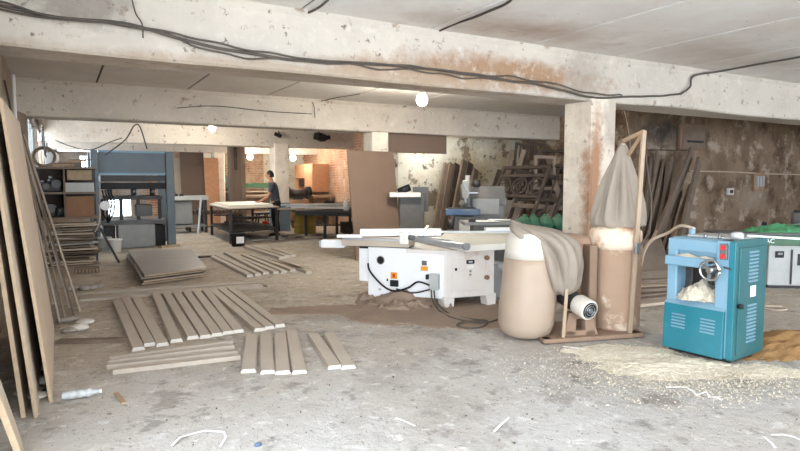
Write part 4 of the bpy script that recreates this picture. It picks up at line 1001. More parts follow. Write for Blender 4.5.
# tables
zT = .765
t1 = [L_(P(x,y,zT)) for x,y in ((466,245.5),(509.5,243),(516,236.8),(420,236.5))]
MB().hexa([Vector((v.x,v.y,zT-.075)) for v in t1],[Vector((v.x,v.y,zT)) for v in t1]).build('main_table','cream',t,bevel=.006)
t2 = [L_(P(x,y,zT)) for x,y in ((440,236.3),(508,236.6),(514,231.5),(446,231.5))]
MB().hexa([Vector((v.x,v.y,zT-.07)) for v in t2],[Vector((v.x,v.y,zT-.005)) for v in t2]).build('rear_table','cream',t,bevel=.006)
a, b = L_(P(404,237.5,zT+.02)), L_(P(466,246.5,zT+.02))
MB().bar(a,b,.075,.06).build('table_rail','alu',t,bevel=.012)
u = (b-a).normalized(); MB().cyl(b-u*.02,b+u*.025,.042).build('rail_end_cap','grey_paint',t)
a2, b2 = L_(P(420,240,zT+.02)), L_(P(452,244,zT+.02)); MB().bar(a2+Vector((0,0,.035)),b2+Vector((0,0,.035)),.03,.02).build('rail_scale','alu',t)
a, b = L_(P(346,241.5,.73)), L_(P(412,243.5,.73)); MB().bar(a,b,.3,.07).build('sliding_carriage','mdf_pale',t,bevel=.006)
MB().bar(a+Vector((0,0,.045)),b+Vector((0,0,.045)),.27,.03).build('carriage_top','alu',t,bevel=.004)
q = a.lerp(b,.5); MB().bar(a.lerp(b,.25)-Vector((0,0,.05)),b-Vector((0,0,.05)),.2,.035).build('carriage_shadow','black',t)  # black bar standing in for the shadow under the carriage
a, b = L_(P(322,243.2,.70)), L_(P(345,243.5,.70)); MB().bar(a,b,.12,.10).build('carriage_end','white',t,bevel=.01)
MB().box(a+Vector((-.015,0,-.0)),(.03,.09,.07),(0,0,-.52)).build('end_plate','grey_light',t)
MB().bar(L_(P(337,236,.84)),L_(P(362,236,.84)),.05,.035).build('fence_tongue','white',t,bevel=.004)
a, b = L_(P(360,232.5,.88)), L_(P(441,232,.88)); MB().bar(a,b,.07,.085).build('crosscut_fence','white',t,bevel=.006)
MB().bar(a+Vector((0,-.03,.0)),b+Vector((0,-.03,.0)),.03,.02).build('fence_slot','alu',t)
q = L_(P(404,238,.83))
MB().box(q+Vector((0,0,.0)),(.1,.1,.13),(0,0,-.5)).cyl(q+Vector((-.06,-.06,.05)),q+Vector((-.06,-.06,-.04)),.035).build('fence_clamp','cream',t,bevel=.01)
MB().cyl(q+Vector((.03,-.07,.01)),q+Vector((.06,-.12,.01)),.03).build('clamp_knob','grey_dark',t)
a, b = L_(P(424,230,.92)), L_(P(428,226,.95)); MB().bar(a-Vector((0,0,.02)),b,.03,.02).build('stop_lever','cream',t)
a, b = L_(P(485,229.5,.83)), L_(P(516,229.2,.83)); MB().bar(a,b,.12,.05).build('extension_rail','white',t,bevel=.006)
a, b = L_(P(418,232,.80)), L_(P(512,232,.80)); MB().bar(a,b,.05,.03).build('rip_fence_bar','alu',t,bevel=.004)
q = L_(P(503,300,0)); q.z = .42
MB().tube([q+Vector((-.16,.25,.03)),q+Vector((-.02,.2,.0)),q+Vector((.1,.1,-.03)),q+Vector((.18,0,-.12))],.065,14).build('dust_port','grey_light',t)
MB().box(q+Vector((.05,.25,-.2)),(.35,.3,.44)).build('motor_cover','grey_paint',t,bevel=.02)
# cables of the saw
cable([O_+on('L',369,263,.03),O_+on('L',372,271,.05),O_+on('L',384,284,.06),O_+on('L',396,290,.07),O_+on('L',410,287,.07),O_+on('L',420,281,.07),O_+on('L',432,284,.09)],.012,'power_cable','black power cable drooping across the white side of the saw',m='black')
cable([O_+on('L',398,288,.06),O_+on('L',415,292,.06),O_+on('L',433,288,.1)],.009,'power_cable','second black cable below the first on the white side of the saw',m='black')
cable([O_+on('L',434,289,.09),O_+on('L',437,299,.15),P(441,312,.02),P(452,318,.012),P(470,322,.012),P(486,323,.012),P(500,319,.012),P(512,317,.012)],.011,'power_cable','black cable running from the saw socket over the floor to the dust collector',m='cable')
cable([O_+on('L',437,289,.1),O_+on('L',441,300,.16),P(450,314,.012),P(470,319,.012),P(487,321,.03),P(482,327,.012),P(466,328,.012),P(457,325,.012),P(466,321.5,.03),P(480,322,.035)],.010,'power_cable','black cable lying in a loop on the floor before the saw',m='cable')
# sawdust about the saw
def heap(px, py, rx, ry, h, label, m='sawdust', seed=0, rot=0, cat='sawdust', name='sawdust_heap', pw=1.0, n=40):
    q = P(px,py); return tag(MB().mound((0,0,0),rx,ry,h,seed,n,rot,pw).build(name,m,loc=(q.x,q.y,.001)),label,cat,kind='stuff')
heap(405,304,.62,.42,.26,'heap of brown sawdust against the white side of the saw',seed=3,rot=-.9,pw=1.1)
heap(440,312,1.1,.7,.02,'thin brown sawdust spread over the floor before the saw',seed=6,rot=-.4,pw=.5,n=110)
heap(345,310,1.0,.3,.018,'streak of brown sawdust running left from the saw base',seed=9,rot=-.45,pw=.5,n=110)
heap(470,318,.7,.5,.015,'brown sawdust layer under the looped cable',seed=13,rot=-.3,pw=.5,n=110)

# ================================================================ DUST COLLECTOR
q = P(567,334.5)
t = thing('dust_collector', 'twin bag dust collector, one upper bag hanging upright and the other collapsed over its drum', 'dust collector', (q.x,q.y,0), -YAW+R(10))
MB().prism([(-.38,-.32),(.66,-.26),(.72,.3),(-.3,.34)],.01,.05).build('base_plate','dust_metal',t,bevel=.008)
for x, y in ((-.33,-.26),(.6,-.2),(.62,.24),(-.25,.28)): MB().cyl((x,y,0),(x,y,.05),.04).build('caster','dark',t)
MB().shear_lathe([(.001,.02),(.18,.02),(.24,.06),(.266,.14),(.27,.3),(.262,.5),(.25,.7),(.248,.775)],-.435,.07,0,seed=3).build('lower_bag','bag_plastic',t)
MB().shear_lathe([(.25,.765),(.245,.85),(.24,.95),(.23,1.0),(.12,1.03),(.001,1.035)],-.435,.07,0,seed=3).build('bag_collar','bag_cream',t)
MB().bar((-.16,-.25,.04),(-.13,-.26,.68),.045,.03).build('bag_post','wood_light',t,bevel=.004)
# collapsed upper bag
lv = [(1.115,-.555,.0,.012,.012),(1.085,-.54,.0,.05,.05),(1.06,-.46,-.02,.14,.12),(1.03,-.37,-.03,.22,.2),(.98,-.29,-.05,.25,.25),(.9,-.22,-.08,.235,.25),(.8,-.18,-.12,.21,.22),(.7,-.16,-.15,.19,.19),(.6,-.15,-.16,.16,.165),(.52,-.125,-.16,.15,.14),(.46,-.13,-.16,.115,.1),(.43,-.135,-.15,.06,.05)]
loops = []
for i, (z,x,y,rx,ry) in enumerate(lv):
    lp = []; f = min(1, i/5)
    for j in range(64):
        a = 2*math.pi*j/64
        k = 1+f*(.42*(abs(math.sin(a*2.5+z*2.2+.4))-.62)+.24*(abs(math.sin(a*5.5-z*3+1))-.6)+.05*noise.noise(Vector((math.cos(a)*2,math.sin(a)*2,z*4))))
        lp.append(Vector((x+rx*k*math.cos(a), y+ry*k*math.sin(a), z+.02*math.sin(a*5+1)*f)))
    loops.append(lp)
MB().rings(loops).build('collapsed_bag','bag_cloth',t,sub=1)
# blower, duct, motor
def ringcyl(c, ax, r, h0, h1, n=36): 
    c = Vector(c); ax = Vector(ax).normalized(); return c+ax*h0, c+ax*h1
MB().cyl((.06,.06,.56),(.06,.30,.56),.26,n=40).build('blower_housing','dust_metal',t,bevel=.015)
MB().tube([Vector((-.28,.15,.80)),Vector((-.1,.15,.84)),Vector((.08,.15,.87)),Vector((.2,.14,.86)),Vector((.26,.12,.75)),Vector((.27,.1,.55))],[.11,.11,.11,.11,.105,.1],18).build('duct','bag_brown',t)
MB().box((.205,.02,.46),(.08,.26,.84)).build('manifold_box','dust_metal',t,bevel=.012)
mb = MB(); q0 = Vector((-.06,.06,.40)); q1 = Vector((.04,-.36,.315)); u = (q1-q0).normalized()
mb.cyl(q0,q1,.088,n=28)
mb.build('motor','dark',t,bevel=.008)
MB().cyl(q1-u*.16,q1+u*.005,.096,n=28).build('motor_shell','bag_cream',t,bevel=.01)
fc_ = MB().cyl(q1,q1+u*.012,.076,n=28).build('fan_cover','black',t)
mb = MB()
r_ = u.orthogonal().normalized(); w_ = u.cross(r_)
for rr in (.066,.044,.022): mb.tube([q1+u*.016+(r_*math.cos(a)+w_*math.sin(a))*rr for a in [2*math.pi*i/20 for i in range(21)]],.005,6)
mb.cyl(q1+u*.01,q1+u*.02,.014); mb.build('fan_grille','steel',fc_)
mb = MB()
for (x0,x1,z0,z1,x2,x3) in ((-.15,-.03,.05,.27,-.1,-.02),(.07,.2,.05,.27,.06,.12)):
    mb.hexa([(x0,-.24,z0),(x1,-.24,z0),(x1,-.16,z0),(x0,-.16,z0)],[(x2,-.24,z1),(x3,-.24,z1),(x3,-.16,z1),(x2,-.16,z1)])
mb.box((.015,-.2,.24),(.22,.08,.06)); mb.box((.02,-.2,.075),(.3,.08,.05))
mb.build('motor_bracket','dust_metal',t,bevel=.006)
# right side drum and hanging bag
MB().lathe([(.001,.03),(.19,.03),(.24,.07),(.248,.3),(.244,.7),(.246,.84)],36,(.52,.06,0),wob=.05,seed=8).build('lower_bag','bag_brown',t)
MB().lathe([(.247,.835),(.249,.9),(.246,1.0),(.2,1.05),(.001,1.05)],36,(.52,.06,0),wob=.04,seed=8).build('bag_collar',mat('stained_collar',(222,200,176),.7,stain=(178,138,108),stscale=4,stth=(.5,.62)),t)
loops = []
for i in range(19):
    s = i/18; z = 1.03+s*.84
    r = .262*(1-s)**.84+.025 if s < .97 else .02
    if i < 2: r = .262-.012*i
    lp = []
    for j in range(72):
        a = 2*math.pi*j/72; am = .30*math.sin(math.pi*min(1,s*1.05+.05))
        k = 1+am*(1.5*(abs(math.sin(a*3.5+.6+s))-.64)+.8*(abs(math.sin(a*5.5+2))-.64))+.03*noise.noise(Vector((a*2,z*6,0)))
        lp.append(Vector((.54+.03*s+r*k*math.cos(a), .06+(.7 if s > .1 else 1-3*s)*r*k*math.sin(a) if s > .1 else .06+(1-3*s)*r*k*math.sin(a), z+(.015*math.sin(a*6) if i == 0 else 0))))
    loops.append(lp)
ub_ = MB().rings(loops).build('upper_bag','bag_cloth',t,sub=1)
MB().tube([Vector((.566+.02*math.cos(a),.06+.02*math.sin(a),1.83+.0006*k)) for k, a in enumerate([2*math.pi*i/10 for i in range(31)])],.006,6).build('tie_cord','bag_cream',ub_)
MB().bar((.53,-.22,.03),(.615,-.22,1.96),.04,.032,up=(0,1,0)).build('bag_post','wood_light',t,bevel=.004)
mb = MB(); mb.bar((.615,-.22,1.95),(.57,.05,1.88),.03,.035); mb.bar((.615,-.21,1.95),(.60,.03,1.72),.02,.025); mb.build('post_bracket','wood_mid',t)
MB().tube([Vector((.61,-.22,1.9)),Vector((.70,-.16,1.6)),Vector((.77,-.14,1.3)),Vector((.72,-.2,1.0)),Vector((.60,-.23,.88))],.008,6).build('cord','cable',t)
MB().box((.568,-.235,.86),(.05,.05,.1)).build('clamp','steel',t,bevel=.006)
MB().bar((.77,.18,.02),(.72,.2,1.0),.1,.03,up=(0,1,0)).build('side_plate','cardboard',t,bevel=.004)

# ================================================================ THICKNESS PLANER
t = thing('thickness_planer', 'blue and teal thickness planer heaped with shavings, standing at right', 'planer', (4.885,3.055,0), R(-84.3))
w2 = .29
MB().box((0,0,.045),(.52,.5,.05)).build('plinth','black',t)
MB().box((0,.0,.25),(.54,.52,.40)).build('lower_body','teal_side',t,bevel=.008)
MB().hexa([(-.285,-.315,.05),(.225,-.315,.05),(.225,-.26,.05),(-.285,-.26,.05)],[(-.285,-.30,.44),(.225,-.30,.44),(.225,-.26,.44),(-.285,-.26,.44)]).build('front_panel','teal',t,bevel=.006); fp_ = bpy.context.scene.collection.objects[-1]
MB().hexa([(-.285,-.305,.44),(.228,-.305,.44),(.228,-.24,.44),(-.285,-.24,.44)],[(-.28,-.25,.485),(.22,-.25,.485),(.22,-.2,.485),(-.28,-.2,.485)]).build('panel_cap','light_blue',t,bevel=.004)
MB().box((-.245,0,.525),(.09,.53,.95)).build('left_post','light_blue',t,bevel=.012)
MB().box((.19,-.01,.53),(.12,.53,.96)).build('right_post','light_blue',t,bevel=.012)
MB().box((.262,0,.53),(.055,.55,.98)).build('side_cabinet','teal_side',t,bevel=.014)
MB().box((.262,-.277,.53),(.05,.012,.95)).build('front_trim','teal',t,bevel=.004)
MB().box((-.02,.02,.93),(.52,.48,.16)).build('head','light_blue',t,bevel=.012)
MB().box((-.02,-.235,.95),(.42,.06,.1)).build('head_cover','light_blue',t,bevel=.008)
MB().hexa([(-.28,-.33,.775),(.13,-.33,.775),(.13,-.2,.775),(-.28,-.2,.775)],[(-.28,-.325,.855),(.13,-.325,.855),(.13,-.2,.855),(-.28,-.2,.855)]).build('chip_tray','light_blue',t,bevel=.01)
MB().box((0,.03,.475),(.40,.54,.05)).build('work_table','steel',t,bevel=.004)
for x, y in ((-.03,-.02),(.045,.1),(-.15,.15)): MB().cyl((x,y,.49),(x,y,.86),.028).build('lift_column','grey_dark',t)
MB().box((-.17,.0,.66),(.07,.25,.34)).build('gear_guard','dark',t,bevel=.01)
# top fittings
MB().cyl((-.21,-.02,1.0),(-.21,-.02,1.07),.028).build('lift_lug','light_blue',t)
for x in (-.05,.07): MB().cyl((x,-.1,1.0),(x,-.1,1.045),.014).build('top_bolt','steel',t)
MB().box((.02,.05,1.018),(.46,.3,.016)).build('top_plate','grey_light',t,bevel=.004)
MB().lathe([(.001,1.02),(.05,1.02),(.05,1.06),(.03,1.075),(.001,1.075)],20,(.2,-.08,0)).build('top_knob','grey_light',t)
MB().bar((.2,.1,1.035),(.62,.16,1.035),.03,.014).build('depth_rule','strip',t)
# wheel
wc = Vector((.135,-.375,.775))
mb = MB(); mb.tube([wc+Vector((.078*math.cos(a),0,.078*math.sin(a))) for a in [2*math.pi*i/28 for i in range(29)]],.011,8); hw_ = mb.build('hand_wheel','chrome',t)
mb = MB()
for k in range(3):
    a = k*2*math.pi/3+.4; mb.bar(wc,wc+Vector((.075*math.cos(a),0,.075*math.sin(a))),.02,.014,up=(0,1,0))
mb.cyl(wc+Vector((0,-.02,0)),wc+Vector((0,.07,0)),.022); mb.build('wheel_spokes','chrome',hw_)
MB().cyl(wc+Vector((.03,-.01,.068)),wc+Vector((.03,-.065,.068)),.012).build('wheel_handle','black',hw_)
MB().cyl(wc+Vector((0,.02,0)),wc+Vector((0,.1,0)),.035).build('wheel_hub','dark',hw_)
sb_ = MB().box((.2,-.285,.925),(.055,.035,.13)).build('switch_box','grey_dark',t,bevel=.006)
for z, m in ((.96,'red'),(.925,'grey_dark'),(.89,'red')): MB().cyl((.2,-.3,z),(.2,-.318,z),.02 if m == 'red' else .012).build('push_button',m,sb_)
MB().bar((.205,-.29,.80),(.262,-.285,.79),.012,.012).build('lever','dark',t)
# louvres on the front panel
for gx in (-.15,.1):
    for k in range(5): MB().box((gx+(.0),-.309+.0015*k,.245+.027*k),(.12,.012,.009),(.5,0,0)).build('louvre','light_blue',fp_)
# side door
sd_ = MB().box((.294,0,.52),(.012,.44,.88)).build('side_door','teal_side',t,bevel=.006)
for k in range(9): MB().box((.303,.0,.675+.03*k),(.012,.15,.012),(0,.5,0)).build('louvre','light_blue',sd_)
for k in range(11): MB().box((.303,.0,.175+.03*k),(.012,.15,.012),(0,.5,0)).build('louvre','light_blue',sd_)
rl_ = MB().box((.302,.01,.59),(.004,.085,.09)).build('rating_label','paper',sd_)
for k in range(6): MB().box((.305,.01,.56+.012*k),(.002,.07,.004)).build('label_line','grey_paint',rl_)
MB().cyl((.295,-.215,.49),(.33,-.215,.49),.02).build('latch_knob','black',sd_)
MB().box((-.296,-.1,.55),(.02,.05,.05)).build('side_latch','steel',t,bevel=.005)
# shavings on the planer
tag(MB().mound((0,0,0),.24,.2,.17,5,32).build('shavings_heap','shavings',loc=(4.76,3.09,.497),rz=.2),'heap of pale shavings on the bed inside the planer','shavings',kind='stuff')
tag(MB().mound((0,0,0),.045,.12,.03,8,20).build('shavings_heap','shavings',loc=(4.61,3.14,.855),rz=-.05),'shavings on the left end of the planer tray','shavings',kind='stuff')
tag(MB().mound((0,0,0),.04,.07,.02,9,20).build('shavings_heap','shavings',loc=(4.63,2.99,.855)),'shavings on the planer tray next to the hand wheel','shavings',kind='stuff')
cable([Vector((4.87,3.26,1.07)),Vector((4.95,3.45,1.08)),PD(668,233,5.9),PD(652,240,6.0),PD(644,252,6.05),PD(640,270,6.1)],.016,'suction_hose','thin beige hose arching from the planer top towards the tall dust bag',m='cable_pale',cat='hose')
# ================================================================ PLANKS AGAINST THE WALLS
def lean(name, tpx, bpx, Yt, w, th, m, label, group, Zb=0, Yb=None):
    tp_ = PY(*tpx, Yt); bp_ = P(*bpx) if Yb is None else Vector((PY(bpx[0],bpx[1],Yb).x,Yb,0))
    d = tp_-bp_
    mb = MB(); mb.bar((0,0,.02),d,w,th,up=(0,1,.25))
    return tag(mb.build(name,m,loc=bp_,bevel=.004),label,'plank',group)
def planks(lst, Yt, grp, lab, Yb=None):
    for i, (tpx,bpx,w,th,m) in enumerate(lst): lean('old_plank',tpx,bpx,Yt-.06*i,w,th,m,lab % ORD[i],grp,Yb=Yb-.06*i)
planks([((648,152),(640,258),.22,.05,'wood_old'),((658,152),(645,230),.2,.05,'plank_grey'),((652,160),(641,256),.26,.05,'wood_old'),((665,164),(646,258),.26,.06,'plank_grey'),
        ((673,159),(654,262),.2,.05,'plank_grey'),((668,166),(660,260),.2,.05,'wood_old'),((692,151),(650,258),.26,.06,'plank_grey'),((684,178),(647,262),.24,.06,'mdf'),
        ((681,190),(662,258),.2,.05,'wood_old'),((690,188),(668,262),.22,.05,'plank_grey'),((699,161),(677,262),.24,.07,'plank_grey'),((686,200),(671,258),.2,.05,'wood_mid')],
       9.1,'old planks leaning by the right wall','%s from left, by top end, of the old planks on the right wall', Yb=8.1)
planks([((447,164),(433,232),.2,.06,'plank_grey'),((452,164),(439,232),.2,.06,'wood_old'),((457,164),(445,232),.17,.05,'wood_dark'),((465,161),(449,232),.2,.07,'wood_old'),((470,163),(456,232),.19,.06,'wood_dark'),((476,170),(462,232),.17,.06,'wood_old')],
       12.36,'old planks leaning by the peeling wall','%s from left of the old planks on the pale peeling wall', Yb=11.7)
# low lumber behind the dust collector
rs = random.Random(5)
for k in range(9):
    p = P(650,306-2.2*k); L = rs.uniform(1.2,2.0)
    tag(MB().bar((-L/2,0,0),(L/2,0,rs.uniform(-.01,.03)),.12,.035).build('lumber_piece',rs.choice(['plank_grey','wood_old','mdf_pale']),loc=(p.x,p.y,.02+.035*(k%4)),rz=rs.uniform(-.45,-.1)),'weathered lumber piece lying between the tall dust bag and the planer','lumber','lumber lying behind the planer')
p = P(652,275)
tag(MB().hexa([(-.75,0,0),(.75,-.3,0),(.75,-.26,0),(-.75,.04,0)],[(-.75,.2,.5),(.75,-.1,.5),(.75,-.06,.5),(-.75,.24,.5)]).build('wide_board','plank_grey',loc=(p.x,p.y+.5,0)),'wide grey board on edge behind the gap between dust bag and planer','board')

# ================================================================ OLD FRAMES
def frame(px, py, d, w, h, mw, m, label, tilt=.2, roll=0, yaw=-.35, rails=(), rings_=0, z0=None, bars=0):
    """rectangular joinery frame: bottom centre seen at (px,py) at distance d"""
    p = PD(px,py,d)
    if z0 is not None: p.z = z0
    t = thing('old_window',label,'frame',p,group='old joinery frames',rot=None)
    t.rotation_euler = (Matrix.Rotation(yaw,3,'Z') @ Matrix.Rotation(-tilt,3,'X') @ Matrix.Rotation(roll,3,'Y')).to_euler()
    for s in (-1,1): MB().box((s*(w-mw)/2,0,h/2),(mw,.05,h)).build('stile',m,t,bevel=.004)
    for z in (mw/2,h-mw/2,*[h*r for r in rails]): MB().box((0,0,z),(w-2*mw,.045,mw)).build('rail',m,t,bevel=.004)
    for k in range(bars):
        MB().box((-w/2+w*(k+1)/(bars+1),0,h/2),(.03,.03,h-2*mw)).build('glazing_bar',m,t)
    if rings_:
        for k in range(rings_):
            c = Vector((-w/2+w*(k+.5+.0)/rings_,0,h*.72)); mb = MB()
            mb.tube([c+Vector((w*.4/rings_*1.1*math.cos(a),0,w*.4/rings_*1.1*math.sin(a))) for a in [2*math.pi*i/24 for i in range(25)]],.022,6)
            mb.tube([c+Vector((w*.2/rings_*math.cos(a),0,w*.2/rings_*math.sin(a))) for a in [2*math.pi*i/20 for i in range(16)]],.02,6)
            mb.build('scroll_ring',m,t)
    return t
frame(500,236,12.0,1.25,1.7,.07,'wood_dark','old carved frame with ring scrolls leaning right of the grey machine',.5,0,-1.4,rings_=3,z0=.3,rails=(.58,.86))
frame(524,236,12.6,1.2,1.75,.07,'wood_dark','dark frame with glazing bars behind the green sacks',.5,0,-1.4,bars=3,z0=.3,rails=(.5,))
frame(543,236,13.0,1.1,1.7,.08,'wood_dark','weathered frame leaning behind the right end of the green sacks',.48,0,-1.4,bars=2,z0=.3,rails=(.4,.7))
frame(545,190,12.9,.5,.75,.07,'plank_grey','small pale square frame standing on the frame pile under the second beam',.12,.03)
frame(532,193,14.4,1.25,.7,.08,'wood_old','low wide frame lying at the top of the frame pile',.6,-.02,rails=(.5,))
frame(522,180,14.6,.55,.9,.06,'wood_dark','dark narrow frame at the top left of the frame pile',.1,.15,bars=3)
frame(531,176,14.7,.5,.85,.06,'wood_dark','dark narrow frame beside the small pale square frame',.08,.22,bars=2)
frame(554,205,13.6,1.0,.9,.07,'wood_dark','dark frame against the whitewashed column behind the green sacks',.5,0,-1.4,bars=2)
frame(556,190,14.6,.9,1.0,.07,'wood_dark','dark frame half hidden by the whitewashed column at the top of the pile',.15,0,bars=1)
for i, (a,b,w) in enumerate([((511,160),(510,200),.12),((528,165),(520,196),.12),((533,161),(524,195),.12),((500,170),(486,214),.12),((520,163),(516,190),.1),((541,215),(562,182),.1),((549,215),(564,195),.1),((534,214),(550,188),.1),((517,214),(533,184),.1),((505,180),(555,182),.14),((512,150),(508,178),.1),((524,150),(516,175),.1),((540,150),(534,172),.1),((548,158),(560,200),.12),((530,190),(512,222),.1),((552,196),(530,226),.1),((562,196),(544,224),.12),((498,196),(480,226),.1),((515,172),(560,178),.1),((512,205),(562,208),.1)]):
    q0 = PD(*b,13.9-.06*i); q1 = PD(*a,14.1-.06*i)
    c = (q0+q1)*.5
    tag(MB().bar(q0-c,q1-c,w,.05,up=rt.cross(Vector((0,0,1)))).build('frame_batten',['wood_dark','wood_old','plank_grey'][i%3],loc=c,bevel=.004),'old batten stuck in the pile of joinery frames','batten','battens in the frame pile')
# rack that carries the pile of frames
p = PD(530,235,13.7)
t = thing('timber_rack','dark timber rack holding the pile of old frames','rack',(p.x,p.y,0),-.35)
for x in (-.95,.0,.95):
    for y in (-.3,.4): MB().box((x,y,.62),(.09,.09,1.24)).build('post','wood_dark',t)
for z in (.3,1.24): MB().box((0,.05,z),(2.1,.9,.07)).build('deck','wood_dark',t)
# ================================================================ MACHINES BEHIND THE SAW
# dusty machine with blue table
p = PD(464,240,10.9)
t = thing('mortising_machine','grey drilling machine with blue table, standing before the leaning planks','machine',(p.x,p.y,0),-.6)
def zz(y,d): return CH-(y-180)*d/FPX
zb = zz(209,10.9)
MB().hexa([(-.28,-.25,0),(.28,-.25,0),(.28,.25,0),(-.28,.25,0)],[(-.18,-.18,zb-.12),(.18,-.18,zb-.12),(.18,.18,zb-.12),(-.18,.18,zb-.12)]).build('pedestal','grey_dark',t,bevel=.02)
MB().box((-.03,-.05,zb-.05),(.62,.38,.11)).build('table','blue',t,bevel=.015); MB().box((-.05,-.05,zb+.015),(.5,.3,.025)).build('table_face','dark',t)
MB().cyl((.06,.1,zb-.1),(.06,.1,zb+.62),.05).build('column','grey_paint',t)
MB().box((.02,.0,zb+.36),(.12,.16,.34)).build('head','grey_paint',t,bevel=.02)
MB().cyl((.02,-.06,zb+.05),(.02,-.06,zb+.22),.03).build('chuck','steel',t)
for k in range(3): MB().bar((.08,-.1,zb+.3),(.08+.16*math.cos(k*2.1),-.12,zb+.3+.16*math.sin(k*2.1)),.02,.02).build('feed_lever','steel',t)
MB().box((.05,-.2,zb-.3),(.3,.12,.22)).build('motor','grey_light',t,bevel=.03); MB().cyl((-.3,-.2,zb-.25),(-.2,-.2,zb-.25),.1).build('wheel','dark',t)
p = PD(482,235,11.3)
t = thing('spindle_moulder','grey hooded machine with light front between the drilling machine and the frames','machine',(p.x,p.y,0),-.5)
zb = zz(205,11.3)
MB().box((0,.1,zb/2),(.75,.6,zb)).build('cabinet','grey_paint',t,bevel=.02)
MB().hexa([(-.42,-.25,zb),(.42,-.25,zb),(.42,.4,zb),(-.42,.4,zb)],[(-.2,-.05,zb+.36),(.42,-.05,zb+.36),(.42,.35,zb+.36),(-.2,.35,zb+.36)]).build('hood','grey_dark',t,bevel=.02)
MB().box((.02,-.27,zb-.02),(.5,.05,.3)).build('front_plate','grey_paint',t,bevel=.01); MB().cyl((-.12,0,zb+.34),(-.12,0,zb+.48),.08).build('hood_port','dark',t)
MB().cyl((-.38,-.1,zb+.1),(-.38,-.1,zb+.4),.05).build('spindle','steel',t)
p = PD(490,262,9.1)
t = thing('router_table','grey machine table with two white papers, behind the saw','table',(p.x,p.y,0),-.5)
zb = zz(221,9.1)
MB().box((0,.1,zb-.03),(.86,.55,.05)).build('table_top','grey_paint',t,bevel=.008); MB().box((0,.1,(zb-.05)/2),(.55,.4,zb-.06)).build('cabinet','grey_dark',t,bevel=.015)
MB().box((-.3,-.1,zb+.02),(.1,.1,.06)).build('fence_block','dark',t,bevel=.01)
for k, (px,py,rz_) in enumerate(((486,219,.2),(499,215.5,-.3))):
    q = PD(px,py,9.0+.25*k)
    tag(MB().hexa([(-.17,-.13,0),(.17,-.13,0),(.17,.13,.0),(-.17,.13,.0)],[(-.17,-.13,.004),(.17,-.13,.004),(.17,.13,.004),(-.17,.13,.004)]).build('paper_sheet','paper',loc=(q.x,q.y,zb+.004+.006*k),rz=rz_-.5,rot=None),['left white paper on the grey machine table behind the saw','right white paper on the grey machine table behind the saw'][k],'paper')
for k, (px,lab) in enumerate(((524,'leftmost green sack behind the collapsed dust bag'),(533,'second green sack from left behind the collapsed dust bag'),(545,'third green sack from left behind the collapsed dust bag'),(558,'rightmost green sack, beside the whitewashed column'))):
    q = PD(px,230,10.2+.05*k)
    t = thing('green_sack',lab,'sack',(q.x,q.y,zz(231,10.2)),.4*k,group='green sacks')
    MB().sack((0,0,0),.17,.14,.25,k).build('sack_body','green_bag',t); MB().sack((.01,0,.22),.05,.05,.07,k+4).build('sack_neck','green_bag',t)
q = PD(541,230,10.25)
t = thing('sack_bench','rough bench under the green sacks','bench',(q.x,q.y,0),-.5)
zb = zz(231,10.2)
MB().box((0,0,zb-.03),(.95,.5,.055)).build('top','wood_old',t)
for x in (-.42,.42):
    for y in (-.2,.2): MB().box((x,y,(zb-.06)/2),(.06,.06,zb-.06)).build('leg','wood_old',t)
# green-grey cabinet machine right of the tall board
p = PD(409,225,12.0)
t = thing('band_machine','grey-green machine with a white table slab, just right of the tall brown board','machine',(p.x,p.y,0),-.45)
zb = zz(193,12.0)
MB().box((.05,.1,zb/2),(.5,.4,zb)).build('cabinet','grey_dark',t,bevel=.015); MB().box((-.1,-.05,zb-.03),(.62,.45,.09)).build('table_slab','plastic_white',t,bevel=.01)
MB().box((.25,.15,zb*.8+.12),(.32,.1,.5)).build('rear_panel','grey_dark',t,bevel=.01); MB().cyl((-.22,0,zb+.02),(.02,0,zb+.12),.07).build('motor','black',t)
p = PD(445,232,11.6)
tag(MB().box((0,0,.28),(1.1,.5,.04)).box((-.5,0,.14),(.05,.45,.27)).box((.5,0,.14),(.05,.45,.27)).build('low_trestle','wood_dark',loc=(p.x-.3,p.y-.1,0)),'low dark trestle at the foot of the planks on the peeling wall','trestle')

# ================================================================ GREEN MACHINE BEHIND THE PLANER
p = P(768,288.5); q = P(806,291)
t = thing('surface_planer','green topped pale grey cabinet machine behind the blue planer','machine',(p.x,p.y,0),-.62)
zt = zz(245,8.2)
MB().box((.36,.3,zt/2+.02),(.72,.55,zt-.04)).build('cabinet','grey_light',t,bevel=.012)
MB().box((.36,.3,.03),(.68,.5,.06)).build('plinth','dark',t)
MB().box((.28,.2,zt+.07),(1.9,.5,.14)).build('table_base','green',t,bevel=.012)
MB().box((.28,.2,zt+.155),(1.95,.52,.03)).build('table_top','grey_dark',t,bevel=.006)
MB().box((.30,.015,zt*.5),(.02,.012,zt*.8)).build('door_seam','dark',t)
MB().box((.14,.018,zt-.13),(.11,.012,.09)).build('label_plate','black',t); MB().box((.145,.012,zt-.12),(.06,.006,.03)).build('label_mark','grey_paint',t)
MB().box((.41,.018,zt-.2),(.06,.012,.16)).build('vent_slot','dark',t)
for word, dx in (('LINE',-.34),('MAC',-.06)):
    fc = bpy.data.curves.new('lettering','FONT'); fc.body = word; fc.size = .085; fc.extrude = .002; fc.align_x = 'CENTER'
    fo = bpy.data.objects.new('lettering_source',fc); col.objects.link(fo)
    bpy.context.view_layer.update()
    me = bpy.data.meshes.new_from_object(fo.evaluated_get(bpy.context.evaluated_depsgraph_get()))
    bpy.data.objects.remove(fo)
    me.materials.clear(); me.materials.append(M['paper'])
    lo = bpy.data.objects.new('lettering',me); col.objects.link(lo); lo.parent = t; lo.location = (dx,-.053,zt+.035); lo.rotation_euler = (R(90),0,0); lo['label'] = 'white lettering on the green table side'
q = PD(776,231,8.4)
